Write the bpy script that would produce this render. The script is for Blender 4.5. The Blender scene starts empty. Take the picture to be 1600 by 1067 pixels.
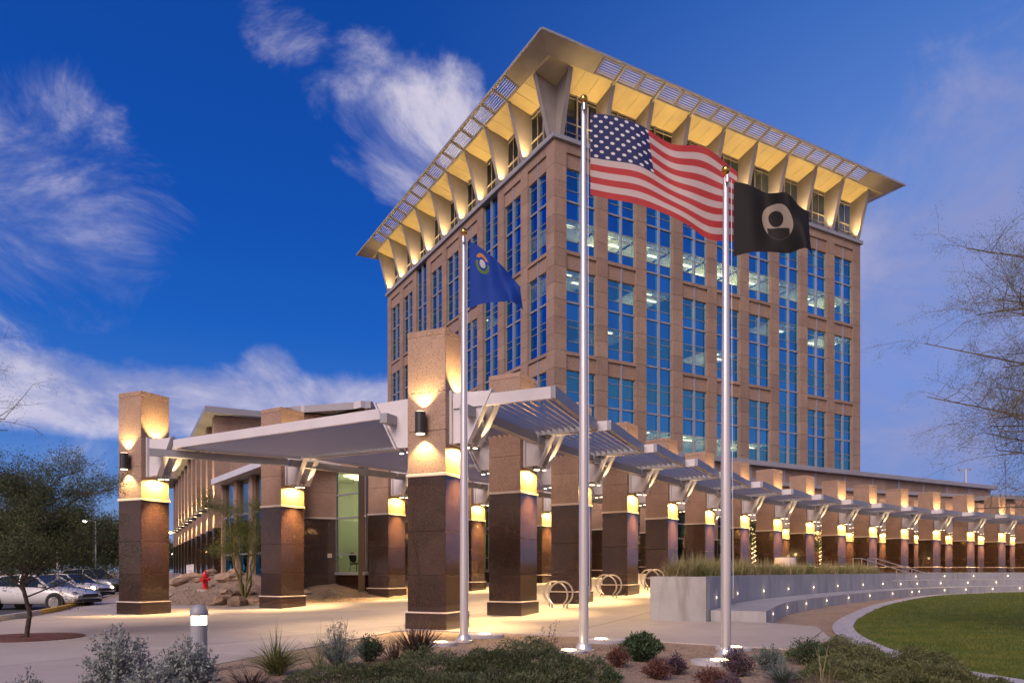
import bpy, math, random
import numpy as np
from mathutils import Vector, Matrix, geometry
R = math.radians
random.seed(7); rng = np.random.default_rng(7)
scn = bpy.context.scene
col = scn.collection
EYE = 1.47; FPX = 1138.0; HOR = 892.0

# ------------------------------------------------------------------ camera
cam_d = bpy.data.cameras.new('camera'); cam = bpy.data.objects.new('camera', cam_d); col.objects.link(cam)
cam.location = (0, 0, EYE); cam.rotation_euler = (R(90), 0, 0)
cam_d.sensor_width = 36; cam_d.lens = 36 * FPX / 1600; cam_d.shift_y = (HOR - 533.5) / 1600
cam_d.clip_start = .1; cam_d.clip_end = 3000
scn.camera = cam
scn.view_settings.view_transform = 'Standard'; scn.view_settings.look = 'None'
scn.view_settings.gamma = 1; scn.view_settings.exposure = 0.8
scn.cycles.use_denoising = True
scn.cycles.max_bounces = 5; scn.cycles.diffuse_bounces = 3; scn.cycles.glossy_bounces = 3
scn.cycles.transparent_max_bounces = 12; scn.cycles.sample_clamp_indirect = 4
scn.cycles.caustics_reflective = False; scn.cycles.caustics_refractive = False

# ------------------------------------------------------------------ sky
def ray(px, py):
    v = Vector(((px - 800) / FPX, 1, (HOR - py) / FPX)); v.normalize(); return v
world = bpy.data.worlds.new('World'); scn.world = world; world.use_nodes = True
nt = world.node_tree; nt.nodes.clear()
class NT:
    def __init__(s, t): s.t = t
    def n(s, ty, **k):
        a = s.t.nodes.new(ty)
        for q, v in k.items(): setattr(a, q, v)
        return a
    def l(s, a, b): s.t.links.new(a, b)
    def set(s, inp, v):
        if hasattr(v, 'links') or isinstance(v, bpy.types.NodeSocket): s.l(v, inp)
        else: inp.default_value = v
    def math(s, op, a, b=0., c=None, clamp=False):
        m = s.n('ShaderNodeMath', operation=op, use_clamp=clamp)
        s.set(m.inputs[0], a); s.set(m.inputs[1], b)
        if c is not None: s.set(m.inputs[2], c)
        return m.outputs[0]
    def smooth(s, v, a, b, lo=0., hi=1.):
        m = s.n('ShaderNodeMapRange', interpolation_type='SMOOTHSTEP')
        s.set(m.inputs[0], v); m.inputs[1].default_value = a; m.inputs[2].default_value = b
        m.inputs[3].default_value = lo; m.inputs[4].default_value = hi
        return m.outputs[0]
    def mix(s, f, a, b, mode='MIX'):
        m = s.n('ShaderNodeMix', data_type='RGBA', blend_type=mode)
        s.set(m.inputs[0], f)
        for i, v in ((6, a), (7, b)):
            if isinstance(v, (tuple, list)): v = (*v[:3], 1)
            s.set(m.inputs[i], v)
        return m.outputs[2]
    def noise(s, vec, scale, detail=4, rough=.55, dist=0.):
        m = s.n('ShaderNodeTexNoise'); s.l(vec, m.inputs['Vector'])
        m.inputs['Scale'].default_value = scale; m.inputs['Detail'].default_value = detail
        m.inputs['Roughness'].default_value = rough; m.inputs['Distortion'].default_value = dist
        return m.outputs['Fac']
    def ramp(s, f, stops):
        m = s.n('ShaderNodeValToRGB'); s.set(m.inputs[0], f); e = m.color_ramp.elements
        while len(e) < len(stops): e.new(.5)
        for el, (p, c) in zip(e, stops): el.position = p; el.color = (*c, 1)
        return m.outputs[0]
W = NT(nt)
tc = W.n('ShaderNodeTexCoord'); D = tc.outputs['Generated']
sp = W.n('ShaderNodeSeparateXYZ'); W.l(D, sp.inputs[0])
dx, dy, dz = sp.outputs
elev = W.math('MAXIMUM', dz, 0.)
front_l = W.ramp(elev, [(0, (.22, .28, .43)), (.09, (.10, .20, .45)), (.18, (.032, .13, .44)), (.30, (.009, .085, .38)), (.42, (.005, .060, .32)), (.62, (.004, .045, .25)), (1, (.003, .022, .13))])
front_r = W.ramp(elev, [(0, (.12, .24, .50)), (.10, (.10, .20, .48)), (.24, (.13, .215, .52)), (.42, (.095, .19, .49)), (.62, (.028, .105, .38)), (1, (.005, .026, .15))])
back = W.ramp(elev, [(0, (.62, .40, .33)), (.12, (.52, .38, .36)), (.26, (.26, .27, .38)), (.45, (.05, .12, .32)), (.70, (.012, .045, .19)), (1, (.004, .02, .12))])
base = W.mix(W.smooth(dx, -.18, .5), front_l, front_r)
base = W.mix(W.smooth(dy, .35, -.45), base, back)
# clouds: soft banks in set directions, broken up by noise
mp = W.n('ShaderNodeMapping'); W.l(D, mp.inputs[0]); mp.inputs['Scale'].default_value = (1, 1, 1.5)
n1 = W.noise(mp.outputs[0], 5.5, 9, .64, .55); n2 = W.noise(mp.outputs[0], 1.7, 3, .5, .3)
cov = None
for px, py, r_, wt in ((665, 215, .085, .44), (600, 140, .07, .40), (500, 120, .05, .26), (440, 50, .06, .24), (470, 90, .05, .24), (560, 240, .05, .2), (60, 350, .16, .42), (0, 260, .10, .34), (210, 350, .09, .34), (110, 470, .13, .30), (160, 515, .05, .3), (420, 590, .045, .55),
                    (120, 770, .12, .2), (1440, 480, .26, .50), (1560, 640, .2, .52), (1400, 640, .12, .42), (1470, 735, .07, .42), (1560, 350, .15, .3)):
    dt = W.n('ShaderNodeVectorMath', operation='DOT_PRODUCT'); W.l(D, dt.inputs[0]); dt.inputs[1].default_value = ray(px, py)
    m = W.math('MULTIPLY', W.smooth(dt.outputs['Value'], math.cos(r_ * 1.35), math.cos(r_ * .2)), wt)
    cov = m if cov is None else W.math('MAXIMUM', cov, m)
band = W.math('MULTIPLY', W.math('MULTIPLY', W.smooth(dz, .135, .185), W.smooth(dz, .285, .225)), W.math('MULTIPLY', W.smooth(dx, .10, -.02), W.smooth(dy, .2, .4)))
cov = W.math('MAXIMUM', cov, W.math('MULTIPLY', band, .62))
bk = W.math('MULTIPLY', W.smooth(dy, .1, -.4), W.smooth(elev, .75, .1))
cov = W.math('MAXIMUM', cov, W.math('MULTIPLY', bk, .30))
a = W.math('ADD', W.math('ADD', n1, W.math('MULTIPLY', n2, .35)), cov)
alpha = W.math('MULTIPLY', W.smooth(a, .92, 1.34, 0, .8), W.smooth(elev, .0, .05))
ccol = W.mix(W.smooth(n1, .4, .7), (.24, .26, .44), (.60, .55, .62))
ccol = W.mix(W.smooth(dx, .2, .5), ccol, (.21, .23, .42))
sky = W.mix(alpha, base, ccol)
# below the horizon the world is a dim earth tone
sky = W.mix(W.smooth(dz, -.02, .0), (.08, .07, .07), sky)
bg = W.n('ShaderNodeBackground'); W.l(sky, bg.inputs[0]); bg.inputs[1].default_value = .78
wo = W.n('ShaderNodeOutputWorld'); W.l(bg.outputs[0], wo.inputs[0])

# ------------------------------------------------------------------ afterglow from the west, behind the camera
sl = bpy.data.lights.new('sun', 'SUN'); sl.energy = 1.9; sl.angle = R(40); sl.color = (1, .77, .66)
so = bpy.data.objects.new('sun', sl); col.objects.link(so)
so.rotation_euler = Vector((.38, .74, -.56)).to_track_quat('-Z', 'Y').to_euler()

# ------------------------------------------------------------------ materials
MATS = {}
def mat(name, base=(.5, .5, .5), rough=.6, metal=0., coat=0., var=None, bump=None, emit=None, objvar=0., spec=None, speck=None, stain=None, coatr=.05):
    """var=(scale, colour2, lo, hi)  speck=(scale, colour, amount)  stain=(scale, colour, lo, hi)  bump=(scale, strength)"""
    if name in MATS: return MATS[name]
    m = bpy.data.materials.new(name); m.use_nodes = True; MATS[name] = m
    t = NT(m.node_tree); b = m.node_tree.nodes['Principled BSDF']
    geo = t.n('ShaderNodeNewGeometry'); P = geo.outputs['Position']
    c = (*base, 1)
    if var: c = t.mix(t.smooth(t.noise(P, var[0], 5, .6), var[2], var[3]), base, var[1])
    if speck: c = t.mix(t.math('MULTIPLY', t.smooth(t.noise(P, speck[0], 2, .7), .52, .6), speck[2]), c, speck[1])
    if stain:
        mp = t.n('ShaderNodeMapping'); t.l(P, mp.inputs[0]); mp.inputs['Scale'].default_value = (1, 1, stain[4] if len(stain) > 4 else 1)
        c = t.mix(t.smooth(t.noise(mp.outputs[0], stain[0], 6, .6), stain[2], stain[3]), c, stain[1])
    if objvar:
        oi = t.n('ShaderNodeObjectInfo')
        hs = t.n('ShaderNodeHueSaturation'); t.set(hs.inputs['Color'], c)
        t.l(t.math('MULTIPLY_ADD', oi.outputs['Random'], objvar, 1 - objvar / 2), hs.inputs['Value']); c = hs.outputs[0]
    if isinstance(c, tuple): b.inputs['Base Color'].default_value = c
    else: t.l(c, b.inputs['Base Color'])
    b.inputs['Roughness'].default_value = rough; b.inputs['Metallic'].default_value = metal
    b.inputs['Coat Weight'].default_value = coat; b.inputs['Coat Roughness'].default_value = coatr
    if spec is not None: b.inputs['Specular IOR Level'].default_value = spec
    if emit: b.inputs['Emission Color'].default_value = (*emit[0], 1); b.inputs['Emission Strength'].default_value = emit[1]
    if bump:
        bp = t.n('ShaderNodeBump'); bp.inputs['Strength'].default_value = bump[1]; bp.inputs['Distance'].default_value = bump[2] if len(bump) > 2 else .01
        t.l(t.noise(P, bump[0], 4, .6), bp.inputs['Height']); t.l(bp.outputs[0], b.inputs['Normal'])
    return m
M_tan = mat('tan_granite', (.40, .27, .20), .62, var=(1.3, (.33, .22, .165), .35, .7), speck=(38, (.13, .08, .06), .75), bump=(60, .25, .004), objvar=.22)
M_tower = mat('tower_granite', (.36, .255, .185), .65, var=(.5, (.30, .20, .155), .35, .7), speck=(9, (.22, .14, .105), .6), stain=(.35, (.27, .185, .14), .5, .75, .25), objvar=.24)
M_tower_recess = mat('tower_granite_infill', (.34, .23, .17), .7, speck=(9, (.2, .13, .09), .6), objvar=.1)
M_dark = mat('polished_dark_granite', (.030, .015, .010), .22, coat=.5, coatr=.03, var=(1.8, (.016, .008, .006), .3, .7), speck=(42, (.085, .045, .03), .55), objvar=.45, stain=(3.5, (.048, .027, .019), .58, .75))
M_grout_l = mat('pale_grout', (.42, .33, .28), .8)
M_grout_d = mat('dark_grout', (.07, .05, .04), .9)
M_band = mat('pale_stone_band', (.62, .54, .50), .5, speck=(40, (.4, .32, .28), .4))
M_white = mat('white_painted_steel', (.66, .64, .68), .38, var=(.9, (.58, .57, .61), .4, .7))
M_slat = mat('aluminium_slat', (.36, .36, .44), .4, metal=.35)
M_grey = mat('grey_painted_steel', (.30, .31, .35), .42)
M_fascia = mat('grey_metal_fascia', (.30, .30, .35), .45, var=(.6, (.26, .26, .31), .4, .7))
M_alu = mat('window_aluminium', (.31, .32, .40), .4, metal=.2)
M_fin = mat('pale_metal_fin', (.34, .31, .30), .45, var=(.8, (.29, .27, .265), .4, .7), objvar=.08)
M_soffit = mat('soffit_panel', (.66, .56, .33), .55, var=(.5, (.56, .48, .33), .4, .7), objvar=.12)
M_black = mat('dark_bronze', (.03, .028, .03), .4)
M_core = mat('dark_interior', (.02, .02, .022), .9)
M_conc = mat('concrete', (.50, .45, .42), .8, var=(.35, (.41, .365, .34), .3, .7), stain=(.9, (.36, .315, .29), .55, .80), speck=(60, (.25, .22, .2), .35), bump=(50, .15, .004), objvar=.08)
M_conc2 = mat('wall_concrete', (.40, .40, .42), .8, var=(1.2, (.33, .33, .35), .3, .7), stain=(2.4, (.25, .24, .245), .50, .74, .16), speck=(50, (.27, .26, .26), .3), bump=(30, .15, .006), objvar=.1)
M_curb = mat('curb_concrete', (.50, .48, .52), .8, var=(1.5, (.40, .38, .41), .3, .7), objvar=.1)
M_yellow = mat('yellow_curb_paint', (.62, .38, .03), .6, stain=(6, (.4, .33, .22), .55, .75))
M_asph = mat('asphalt', (.05, .05, .055), .85, speck=(60, (.12, .12, .12), .4), bump=(60, .4, .006))
M_line = mat('parking_line_paint', (.7, .7, .7), .7)
M_gravel = mat('decomposed_granite', (.42, .31, .22), .9, var=(.8, (.33, .235, .165), .3, .7), speck=(22, (.13, .09, .065), .8), stain=(70, (.48, .38, .30), .6, .66), bump=(35, .9, .02))
M_lawn = mat('lawn', (.056, .088, .008), .9, var=(.45, (.10, .105, .010), .38, .62), stain=(2.6, (.016, .042, .006), .56, .70), bump=(60, .8, .02))
M_blade = mat('grass_blade', (.066, .105, .010), .6, var=(1.1, (.125, .135, .016), .35, .7))
M_rust = mat('rusty_iron', (.20, .075, .05), .75, var=(8, (.12, .045, .03), .4, .6))
M_bark = mat('bark', (.11, .075, .055), .9, var=(12, (.05, .035, .028), .4, .6), bump=(25, .7, .01))
M_pbark = mat('green_bark', (.16, .15, .06), .8)
M_boulder = mat('boulder_rock', (.40, .29, .21), .85, var=(2.5, (.27, .19, .14), .35, .65), bump=(6, .8, .06), objvar=.2)
M_red = mat('red_enamel', (.55, .012, .015), .28, coat=.6)
M_gold = mat('gold_ball', (.75, .42, .10), .25, metal=1)
M_pole = mat('brushed_pole', (.62, .60, .62), .33, metal=.55)
M_steel = mat('stainless_tube', (.55, .52, .50), .3, metal=.85)
M_cpaint1 = mat('white_car_paint', (.62, .62, .64), .3, coat=1.)
M_cpaint2 = mat('silver_car_paint', (.30, .31, .33), .32, metal=.5, coat=1.)
M_tyre = mat('tyre_rubber', (.015, .015, .016), .85)
M_rim = mat('alloy_rim', (.5, .5, .52), .3, metal=.9)
M_carglass = mat('car_glass', (.01, .012, .015), .06, coat=1.)
M_plast = mat('dark_plastic', (.025, .025, .028), .6)
M_chair = mat('chair_fabric', (.012, .012, .014), .8)
M_pot = mat('white_planter_pot', (.62, .52, .48), .7)
M_wallin = mat('interior_wall', (.58, .57, .46), .8)
M_ceil = mat('office_ceiling', (.75, .72, .58), .8)
M_carpet = mat('interior_floor', (.42, .38, .28), .8)
WARM = (1, .66, .30); WARM2 = (1, .72, .30)
def emat(name, c, s): return mat(name, (.8, .8, .8), .5, emit=(c, s))
E_lamp = emat('lamp_glow', (1, .80, .45), 3.5); E_star = emat('spot_glow', (1, .80, .5), 4.5); E_step = emat('step_light_glow', (1, .78, .55), 5)
E_boll = emat('bollard_glow', (1, .85, .66), 2.6); E_up = emat('uplight_glow', (1, .72, .34), 4); E_troff = emat('troffer_glow', (1, .95, .75), 6)
E_white = emat('street_light_glow', (1, .93, .82), 18); E_orange = emat('sodium_glow', (1, .55, .2), 14); E_head = emat('headlight_glow', (1, .8, .5), 4)
def glass_mat(name, gc, tr, fac, rough=.02):
    m = bpy.data.materials.new(name); m.use_nodes = True; t = NT(m.node_tree); m.node_tree.nodes.clear()
    g = t.n('ShaderNodeBsdfGlossy'); g.inputs['Roughness'].default_value = rough
    geo = t.n('ShaderNodeNewGeometry')
    sn = t.n('ShaderNodeVectorMath', operation='SNAP'); t.l(geo.outputs['Position'], sn.inputs[0]); sn.inputs[1].default_value = (1.37, 1.37, 1.31)
    wn = t.n('ShaderNodeTexWhiteNoise'); t.l(sn.outputs[0], wn.inputs['Vector'])
    vv = t.math('ADD', t.math('MULTIPLY', wn.outputs['Value'], .22), t.math('MULTIPLY', t.noise(geo.outputs['Position'], .12, 3), .9))
    t.l(t.mix(vv, tuple(q * .62 for q in gc), tuple(min(1, q * 1.5) for q in gc)), g.inputs[0]); bp = t.n('ShaderNodeBump'); bp.inputs['Strength'].default_value = .06; bp.inputs['Distance'].default_value = .05
    t.l(t.noise(geo.outputs['Position'], .35, 2), bp.inputs['Height']); t.l(bp.outputs[0], g.inputs['Normal'])
    if tr is None:
        d = t.n('ShaderNodeBsdfDiffuse'); d.inputs[0].default_value = (.004, .01, .03, 1)
    else:
        d = t.n('ShaderNodeBsdfTransparent'); d.inputs[0].default_value = (*tr, 1)
    lw0 = t.n('ShaderNodeLayerWeight'); lw0.inputs[0].default_value = .5
    f = t.math('ADD', fac, t.math('MULTIPLY', t.math('POWER', lw0.outputs['Facing'], 4.), (1 - fac) * .8), clamp=True)
    mx = t.n('ShaderNodeMixShader'); t.l(f, mx.inputs[0]); t.l(d.outputs[0], mx.inputs[1]); t.l(g.outputs[0], mx.inputs[2])
    o = t.n('ShaderNodeOutputMaterial'); t.l(mx.outputs[0], o.inputs[0]); MATS[name] = m
    return m
G_sp = glass_mat('spandrel_glass', (.06, .30, .72), None, .8)
G_vis = glass_mat('vision_glass', (.10, .42, .95), (.66, .72, .60), .50)
G_crown = glass_mat('crown_glass', (.3, .36, .5), (.5, .5, .48), .22)
G_lobby = glass_mat('lobby_glass', (.7, .85, 1.0), (.80, .88, .74), .22)
G_lens = glass_mat('lens_glass', (.9, .9, .9), (.9, .9, .9), .1)

# ------------------------------------------------------------------ mesh helpers
class MB:
    def __init__(s): s.v = []; s.f = []; s.m = []; s.mi = 0; s.M = None
    def add(s, vs, fs):
        b = len(s.v)
        if s.M is not None: vs = [tuple(s.M @ Vector(v)) for v in vs]
        s.v += [tuple(v) for v in vs]; s.f += [tuple(b + i for i in f) for f in fs]; s.m += [s.mi] * len(fs)
        return s
    def box(s, x0, x1, y0, y1, z0, z1):
        return s.add([(x0, y0, z0), (x1, y0, z0), (x1, y1, z0), (x0, y1, z0), (x0, y0, z1), (x1, y0, z1), (x1, y1, z1), (x0, y1, z1)],
                     [(0, 3, 2, 1), (4, 5, 6, 7), (0, 1, 5, 4), (1, 2, 6, 5), (2, 3, 7, 6), (3, 0, 4, 7)])
    def bev(s, x0, x1, y0, y1, z0, z1, b):
        vs = []; 
        for z, i in ((z0, b), (z0 + b, 0), (z1 - b, 0), (z1, b)):
            vs += [(x0 + i + (b if not i else 0), y0 + i, z), (x1 - i - (b if not i else 0), y0 + i, z), (x1 - i, y0 + i + (b if not i else 0), z), (x1 - i, y1 - i - (b if not i else 0), z),
                   (x1 - i - (b if not i else 0), y1 - i, z), (x0 + i + (b if not i else 0), y1 - i, z), (x0 + i, y1 - i - (b if not i else 0), z), (x0 + i, y0 + i + (b if not i else 0), z)]
        fs = [tuple(range(7, -1, -1)), tuple(range(24, 32))]
        for k in range(3):
            for i in range(8): fs.append((k * 8 + i, k * 8 + (i + 1) % 8, k * 8 + 8 + (i + 1) % 8, k * 8 + 8 + i))
        return s.add(vs, fs)
    def prism(s, poly, a0, a1, axis='y'):
        n = len(poly)
        def P(p, a):
            if axis == 'y': return (p[0], a, p[1])
            if axis == 'x': return (a, p[0], p[1])
            return (p[0], p[1], a)
        return s.add([P(p, a0) for p in poly] + [P(p, a1) for p in poly],
                     [tuple(range(n - 1, -1, -1)), tuple(range(n, 2 * n))] + [(i, (i + 1) % n, n + (i + 1) % n, n + i) for i in range(n)])
    def cyl(s, x, y, z0, z1, r0, r1=None, n=12, cap=True):
        r1 = r0 if r1 is None else r1
        vs = [(x + r * math.cos(2 * math.pi * i / n), y + r * math.sin(2 * math.pi * i / n), z) for r, z in ((r0, z0), (r1, z1)) for i in range(n)]
        fs = [(i, (i + 1) % n, n + (i + 1) % n, n + i) for i in range(n)]
        if cap: fs += [tuple(range(n - 1, -1, -1)), tuple(range(n, 2 * n))]
        return s.add(vs, fs)
    def lathe(s, prof, x=0, y=0, n=16):
        vs = [(x + r * math.cos(2 * math.pi * i / n), y + r * math.sin(2 * math.pi * i / n), z) for r, z in prof for i in range(n)]
        fs = [(k * n + i, k * n + (i + 1) % n, k * n + n + (i + 1) % n, k * n + n + i) for k in range(len(prof) - 1) for i in range(n)]
        fs += [tuple(range(n - 1, -1, -1)), tuple(range((len(prof) - 1) * n, len(prof) * n))]
        return s.add(vs, fs)
    def tube(s, pts, r, n=8, r1=None):
        pts = [Vector(p) for p in pts]; k = len(pts); vs = []; up = None
        for i, p in enumerate(pts):
            d = (pts[min(i + 1, k - 1)] - pts[max(i - 1, 0)]).normalized()
            a = Vector((0, 0, 1)) if abs(d.z) < .9 else Vector((1, 0, 0))
            if up is not None: a = up
            u = (a - d * a.dot(d)).normalized(); w = d.cross(u); up = u
            rr = r if r1 is None else r + (r1 - r) * i / (k - 1)
            vs += [tuple(p + (u * math.cos(t) + w * math.sin(t)) * rr) for t in [2 * math.pi * j / n for j in range(n)]]
        fs = [(a_ * n + j, a_ * n + (j + 1) % n, a_ * n + n + (j + 1) % n, a_ * n + n + j) for a_ in range(k - 1) for j in range(n)]
        fs += [tuple(range(n - 1, -1, -1)), tuple(range((k - 1) * n, k * n))]
        return s.add(vs, fs)
    def bar(s, p, q, w, h, up=(0, 0, 1)):
        """rectangular bar from p to q, w wide and h deep, centred on the line"""
        p = Vector(p); q = Vector(q); d = (q - p).normalized(); up = Vector(up); sd = d.cross(up).normalized(); u = sd.cross(d)
        vs = [tuple(e + sd * a_ * w / 2 + u * b_ * h / 2) for e in (p, q) for a_, b_ in ((-1, -1), (1, -1), (1, 1), (-1, 1))]
        return s.add(vs, [(0, 1, 2, 3), (7, 6, 5, 4), (0, 4, 5, 1), (1, 5, 6, 2), (2, 6, 7, 3), (3, 7, 4, 0)])
    def sphere(s, x, y, z, r, n=12, sq=1.):
        prof = [(max(1e-4, r * math.sin(math.pi * i / (n // 2))), z - sq * r * math.cos(math.pi * i / (n // 2))) for i in range(n // 2 + 1)]
        return s.lathe(prof, x, y, n)
    def mesh(s, name, mats, smooth=False):
        me = bpy.data.meshes.new(name); me.from_pydata(s.v, [], s.f)
        for m in (mats if isinstance(mats, (list, tuple)) else [mats]): me.materials.append(m)
        if any(s.m): me.polygons.foreach_set('material_index', s.m)
        if smooth: me.shade_smooth()
        me.update(); return me
    def build(s, name, mats, parent=None, smooth=False, **k):
        return put(name, s.mesh(name, mats, smooth), parent, **k)
def put(name, me, parent=None, loc=None, rot=None, kind=None, label=None):
    o = bpy.data.objects.new(name, me); col.objects.link(o)
    if parent is not None: o.parent = parent
    if loc is not None: o.location = loc
    if rot is not None: o.rotation_euler = rot
    if kind: o['kind'] = kind
    if label: o['label'] = label
    return o
def tag(o, label, cat, group=None):
    o['label'] = label; o['category'] = cat
    if group: o['group'] = group
    return o
def thing(name, label, cat, loc=(0, 0, 0), rz=0., group=None):
    o = bpy.data.objects.new(name, None); col.objects.link(o); o.location = loc; o.rotation_euler = (0, 0, rz)
    o.empty_display_size = .2
    return tag(o, label, cat, group)
def lamp(kind, loc, energy, color=WARM, parent=None, aim=None, size=60, blend=.6, r=.05, sx=1, sy=1):
    l = bpy.data.lights.new('lamp_light', kind); l.energy = energy; l.color = color
    if kind == 'SPOT': l.spot_size = R(size); l.spot_blend = blend
    if kind == 'AREA': l.shape = 'RECTANGLE'; l.size = sx; l.size_y = sy
    else: l.shadow_soft_size = r * .5
    o = bpy.data.objects.new('lamp_light', l); col.objects.link(o); o.location = loc
    if parent is not None: o.parent = parent
    if aim is not None: o.rotation_euler = Vector(aim).to_track_quat('-Z', 'Y').to_euler()
    return o
def cdt(poly, holes=(), step=1.2, zf=lambda x, y: 0., mats=None, name='sheet', parent=None, kind=None, skirt=0., dz=0., extra=None):
    """sheet with an outline and a height function"""
    pts = []; edges = []
    def loop(pl):
        P = []
        for i in range(len(pl)):
            a = Vector(pl[i]); b = Vector(pl[(i + 1) % len(pl)]); n = max(1, int((b - a).length / (step * 1.3)))
            for k in range(n): P.append(a + (b - a) * k / n)
        s0 = len(pts); pts.extend([p.to_2d() for p in P]); edges.extend([(s0 + i, s0 + (i + 1) % len(P)) for i in range(len(P))]); return P
    out = loop(poly)
    for h in holes: loop(h)
    xs = [p[0] for p in poly]; ys = [p[1] for p in poly]
    def inside(x, y, pl):
        c = False; j = len(pl) - 1
        for i in range(len(pl)):
            if (pl[i][1] > y) != (pl[j][1] > y) and x < (pl[j][0] - pl[i][0]) * (y - pl[i][1]) / (pl[j][1] - pl[i][1]) + pl[i][0]: c = not c
            j = i
        return c
    x = min(xs) + step / 2
    while x < max(xs):
        y = min(ys) + step / 2
        while y < max(ys):
            if inside(x, y, poly): pts.append(Vector((x + .001, y + .0007)))
            y += step
        x += step
    r = geometry.delaunay_2d_cdt(pts, edges, [], 0, 1e-4)
    V = [tuple(v) for v in r[0]]; F = []
    for f in r[2]:
        cx = sum(V[i][0] for i in f) / 3; cy = sum(V[i][1] for i in f) / 3
        if inside(cx, cy, poly) and not any(inside(cx, cy, h) for h in holes): F.append(tuple(f))
    mb = MB(); mb.add([(v[0], v[1], zf(*v) + dz) for v in V], F)
    if skirt:
        n = len(out); mb.add([(p[0], p[1], zf(p[0], p[1]) + dz) for p in out] + [(p[0], p[1], zf(p[0], p[1]) + dz - skirt) for p in out], [(i, (i + 1) % n, n + (i + 1) % n, n + i) for i in range(n)])
    return mb.build(name, mats, parent, kind=kind)
def S(x): x = min(1, max(0, x)); return x * x * (3 - 2 * x)
def offset(pl, d):
    """open polyline moved d to its left"""
    o = []
    for i in range(len(pl)):
        a = Vector(pl[max(i - 1, 0)]); b = Vector(pl[min(i + 1, len(pl) - 1)]); t = (b - a).normalized()
        o.append((pl[i][0] - t.y * d, pl[i][1] + t.x * d))
    return o
def dens(pl, step=.8, closed=False):
    """Catmull-Rom through the points, at about equal steps"""
    P = [Vector(p) for p in pl]; n = len(P); o = []
    for i in range(n if closed else n - 1):
        g = (lambda k: P[k % n]) if closed else (lambda k: P[min(max(k, 0), n - 1)])
        a, b, c, d = g(i - 1), g(i), g(i + 1), g(i + 2); m = max(1, round((c - b).length / step))
        for k in range(m):
            t = k / m; o.append(tuple(.5 * ((2 * b) + (c - a) * t + (2 * a - 5 * b + 4 * c - d) * t * t + (3 * b - a - 3 * c + d) * t ** 3)))
    if not closed: o.append(tuple(P[-1]))
    return o
ORD = ['zeroth', 'first', 'second', 'third', 'fourth', 'fifth', 'sixth', 'seventh', 'eighth', 'ninth', 'tenth', 'eleventh', 'twelfth', 'thirteenth', 'fourteenth', 'fifteenth', 'sixteenth', 'seventeenth', 'eighteenth']

# ------------------------------------------------------------------ ground heights
def rampz(x, y):
    w = .5 * x + .87 * y
    return float(np.interp(w, [16, 19.4, 24, 28.6, 33, 37.4, 41.5, 45.3], [0, .09, .29, .5, .75, 1.0, 1.2, 1.37]))
def gz(x, y):
    q = (x + 16.2) * -.88 + (y - 40.8) * -.47
    mo = 1.37 * S((5 - q) / 5) * S((y - 27.5) / 9) * S((-2 - x) / 4)
    return max(rampz(x, y), mo)
step1 = dens([(6.7, 19.2), (9.4, 24.9), (12.5, 29.6), (15.6, 33.8), (20.6, 39.8), (25.2, 44.6), (30.7, 49.0), (37.5, 53.0), (45.5, 56.6), (58, 60.5), (74, 63.5)], .9)
wallc = [p for p in offset(step1, 1.45)]
terr = offset(step1, 2.5)
KP = min(range(len(step1)), key=lambda i: abs(wallc[i][0] / wallc[i][1] - .519))   # where the planter ends
lawn_e = [(35.6, 50.9), (30.9, 47.8), (24.6, 42.4), (16.8, 32.2), (11.4, 23.6), (8.77, 18.7), (7.35, 14.8), (6.73, 11.9), (6.6, 10.5), (6.85, 9.3), (8.0, 7.0), (11, 4.6), (18, 2.5), (40, 4), (66, 20), (64, 50), (50, 55.5)]
lawn = dens(lawn_e, 1.0, True)
def grow(pl, d):
    cx = sum(p[0] for p in pl) / len(pl); n = len(pl); o = []
    for i in range(n):
        a = Vector(pl[i - 1]); b = Vector(pl[(i + 1) % n]); t = (b - a).normalized()
        o.append((pl[i][0] + t.y * d, pl[i][1] - t.x * d))
    return o
ar = sum(lawn[i - 1][0] * lawn[i][1] - lawn[i][0] * lawn[i - 1][1] for i in range(len(lawn)))
curb_o = grow(lawn, .5 if ar > 0 else -.5)

# far earth, parking, paving
far = [(-900, -60), (900, -60), (900, 1400), (-900, 1400)]
mb = MB(); mb.add([(x, y, -.22) for x, y in far], [(0, 1, 2, 3)]); o = mb.build('ground', M_gravel, kind='structure')
curbline = dens([(-9.5, 4), (-13.2, 15), (-15.1, 21.4), (-16.6, 26.5), (-21.3, 38), (-26, 49), (-40, 82)], 1.5)
mb = MB(); pl = curbline + [(-160, 82), (-160, 4)]; mb.add([(x, y, -.13) for x, y in pl], [tuple(range(len(pl)))]); mb.build('parking_lot', M_asph, kind='structure')
mb = MB()
for i in range(9):
    y = 24.6 + i * 3.1 * 1.9; mb.box(-26 - i * 2, -19.6 - i * 2.2, y, y + .1, -.129, -.124)
mb.build('parking_marking', M_line, kind='structure')
ck = thing('parking_kerb', 'concrete kerb beside the parking lot, partly painted yellow', 'kerb')
for i in range(0, len(curbline) - 1):
    a = Vector(curbline[i]); b = Vector(curbline[i + 1]); d = (b - a).normalized(); nrm = Vector((-d.y, d.x)); b = b - d * .02
    yel = 20.5 < a.y < 38
    mb = MB(); vs = [a, b, b + nrm * .16, a + nrm * .16]
    mb.prism([(v.x, v.y) for v in vs], -.2, .15, 'z'); mb.build('kerb_stone', M_yellow if 24.2 < a.y < 38 else M_curb, ck, label='yellow painted kerb stone' if 24.2 < a.y < 38 else None)
    if a.y > 60: break
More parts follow.
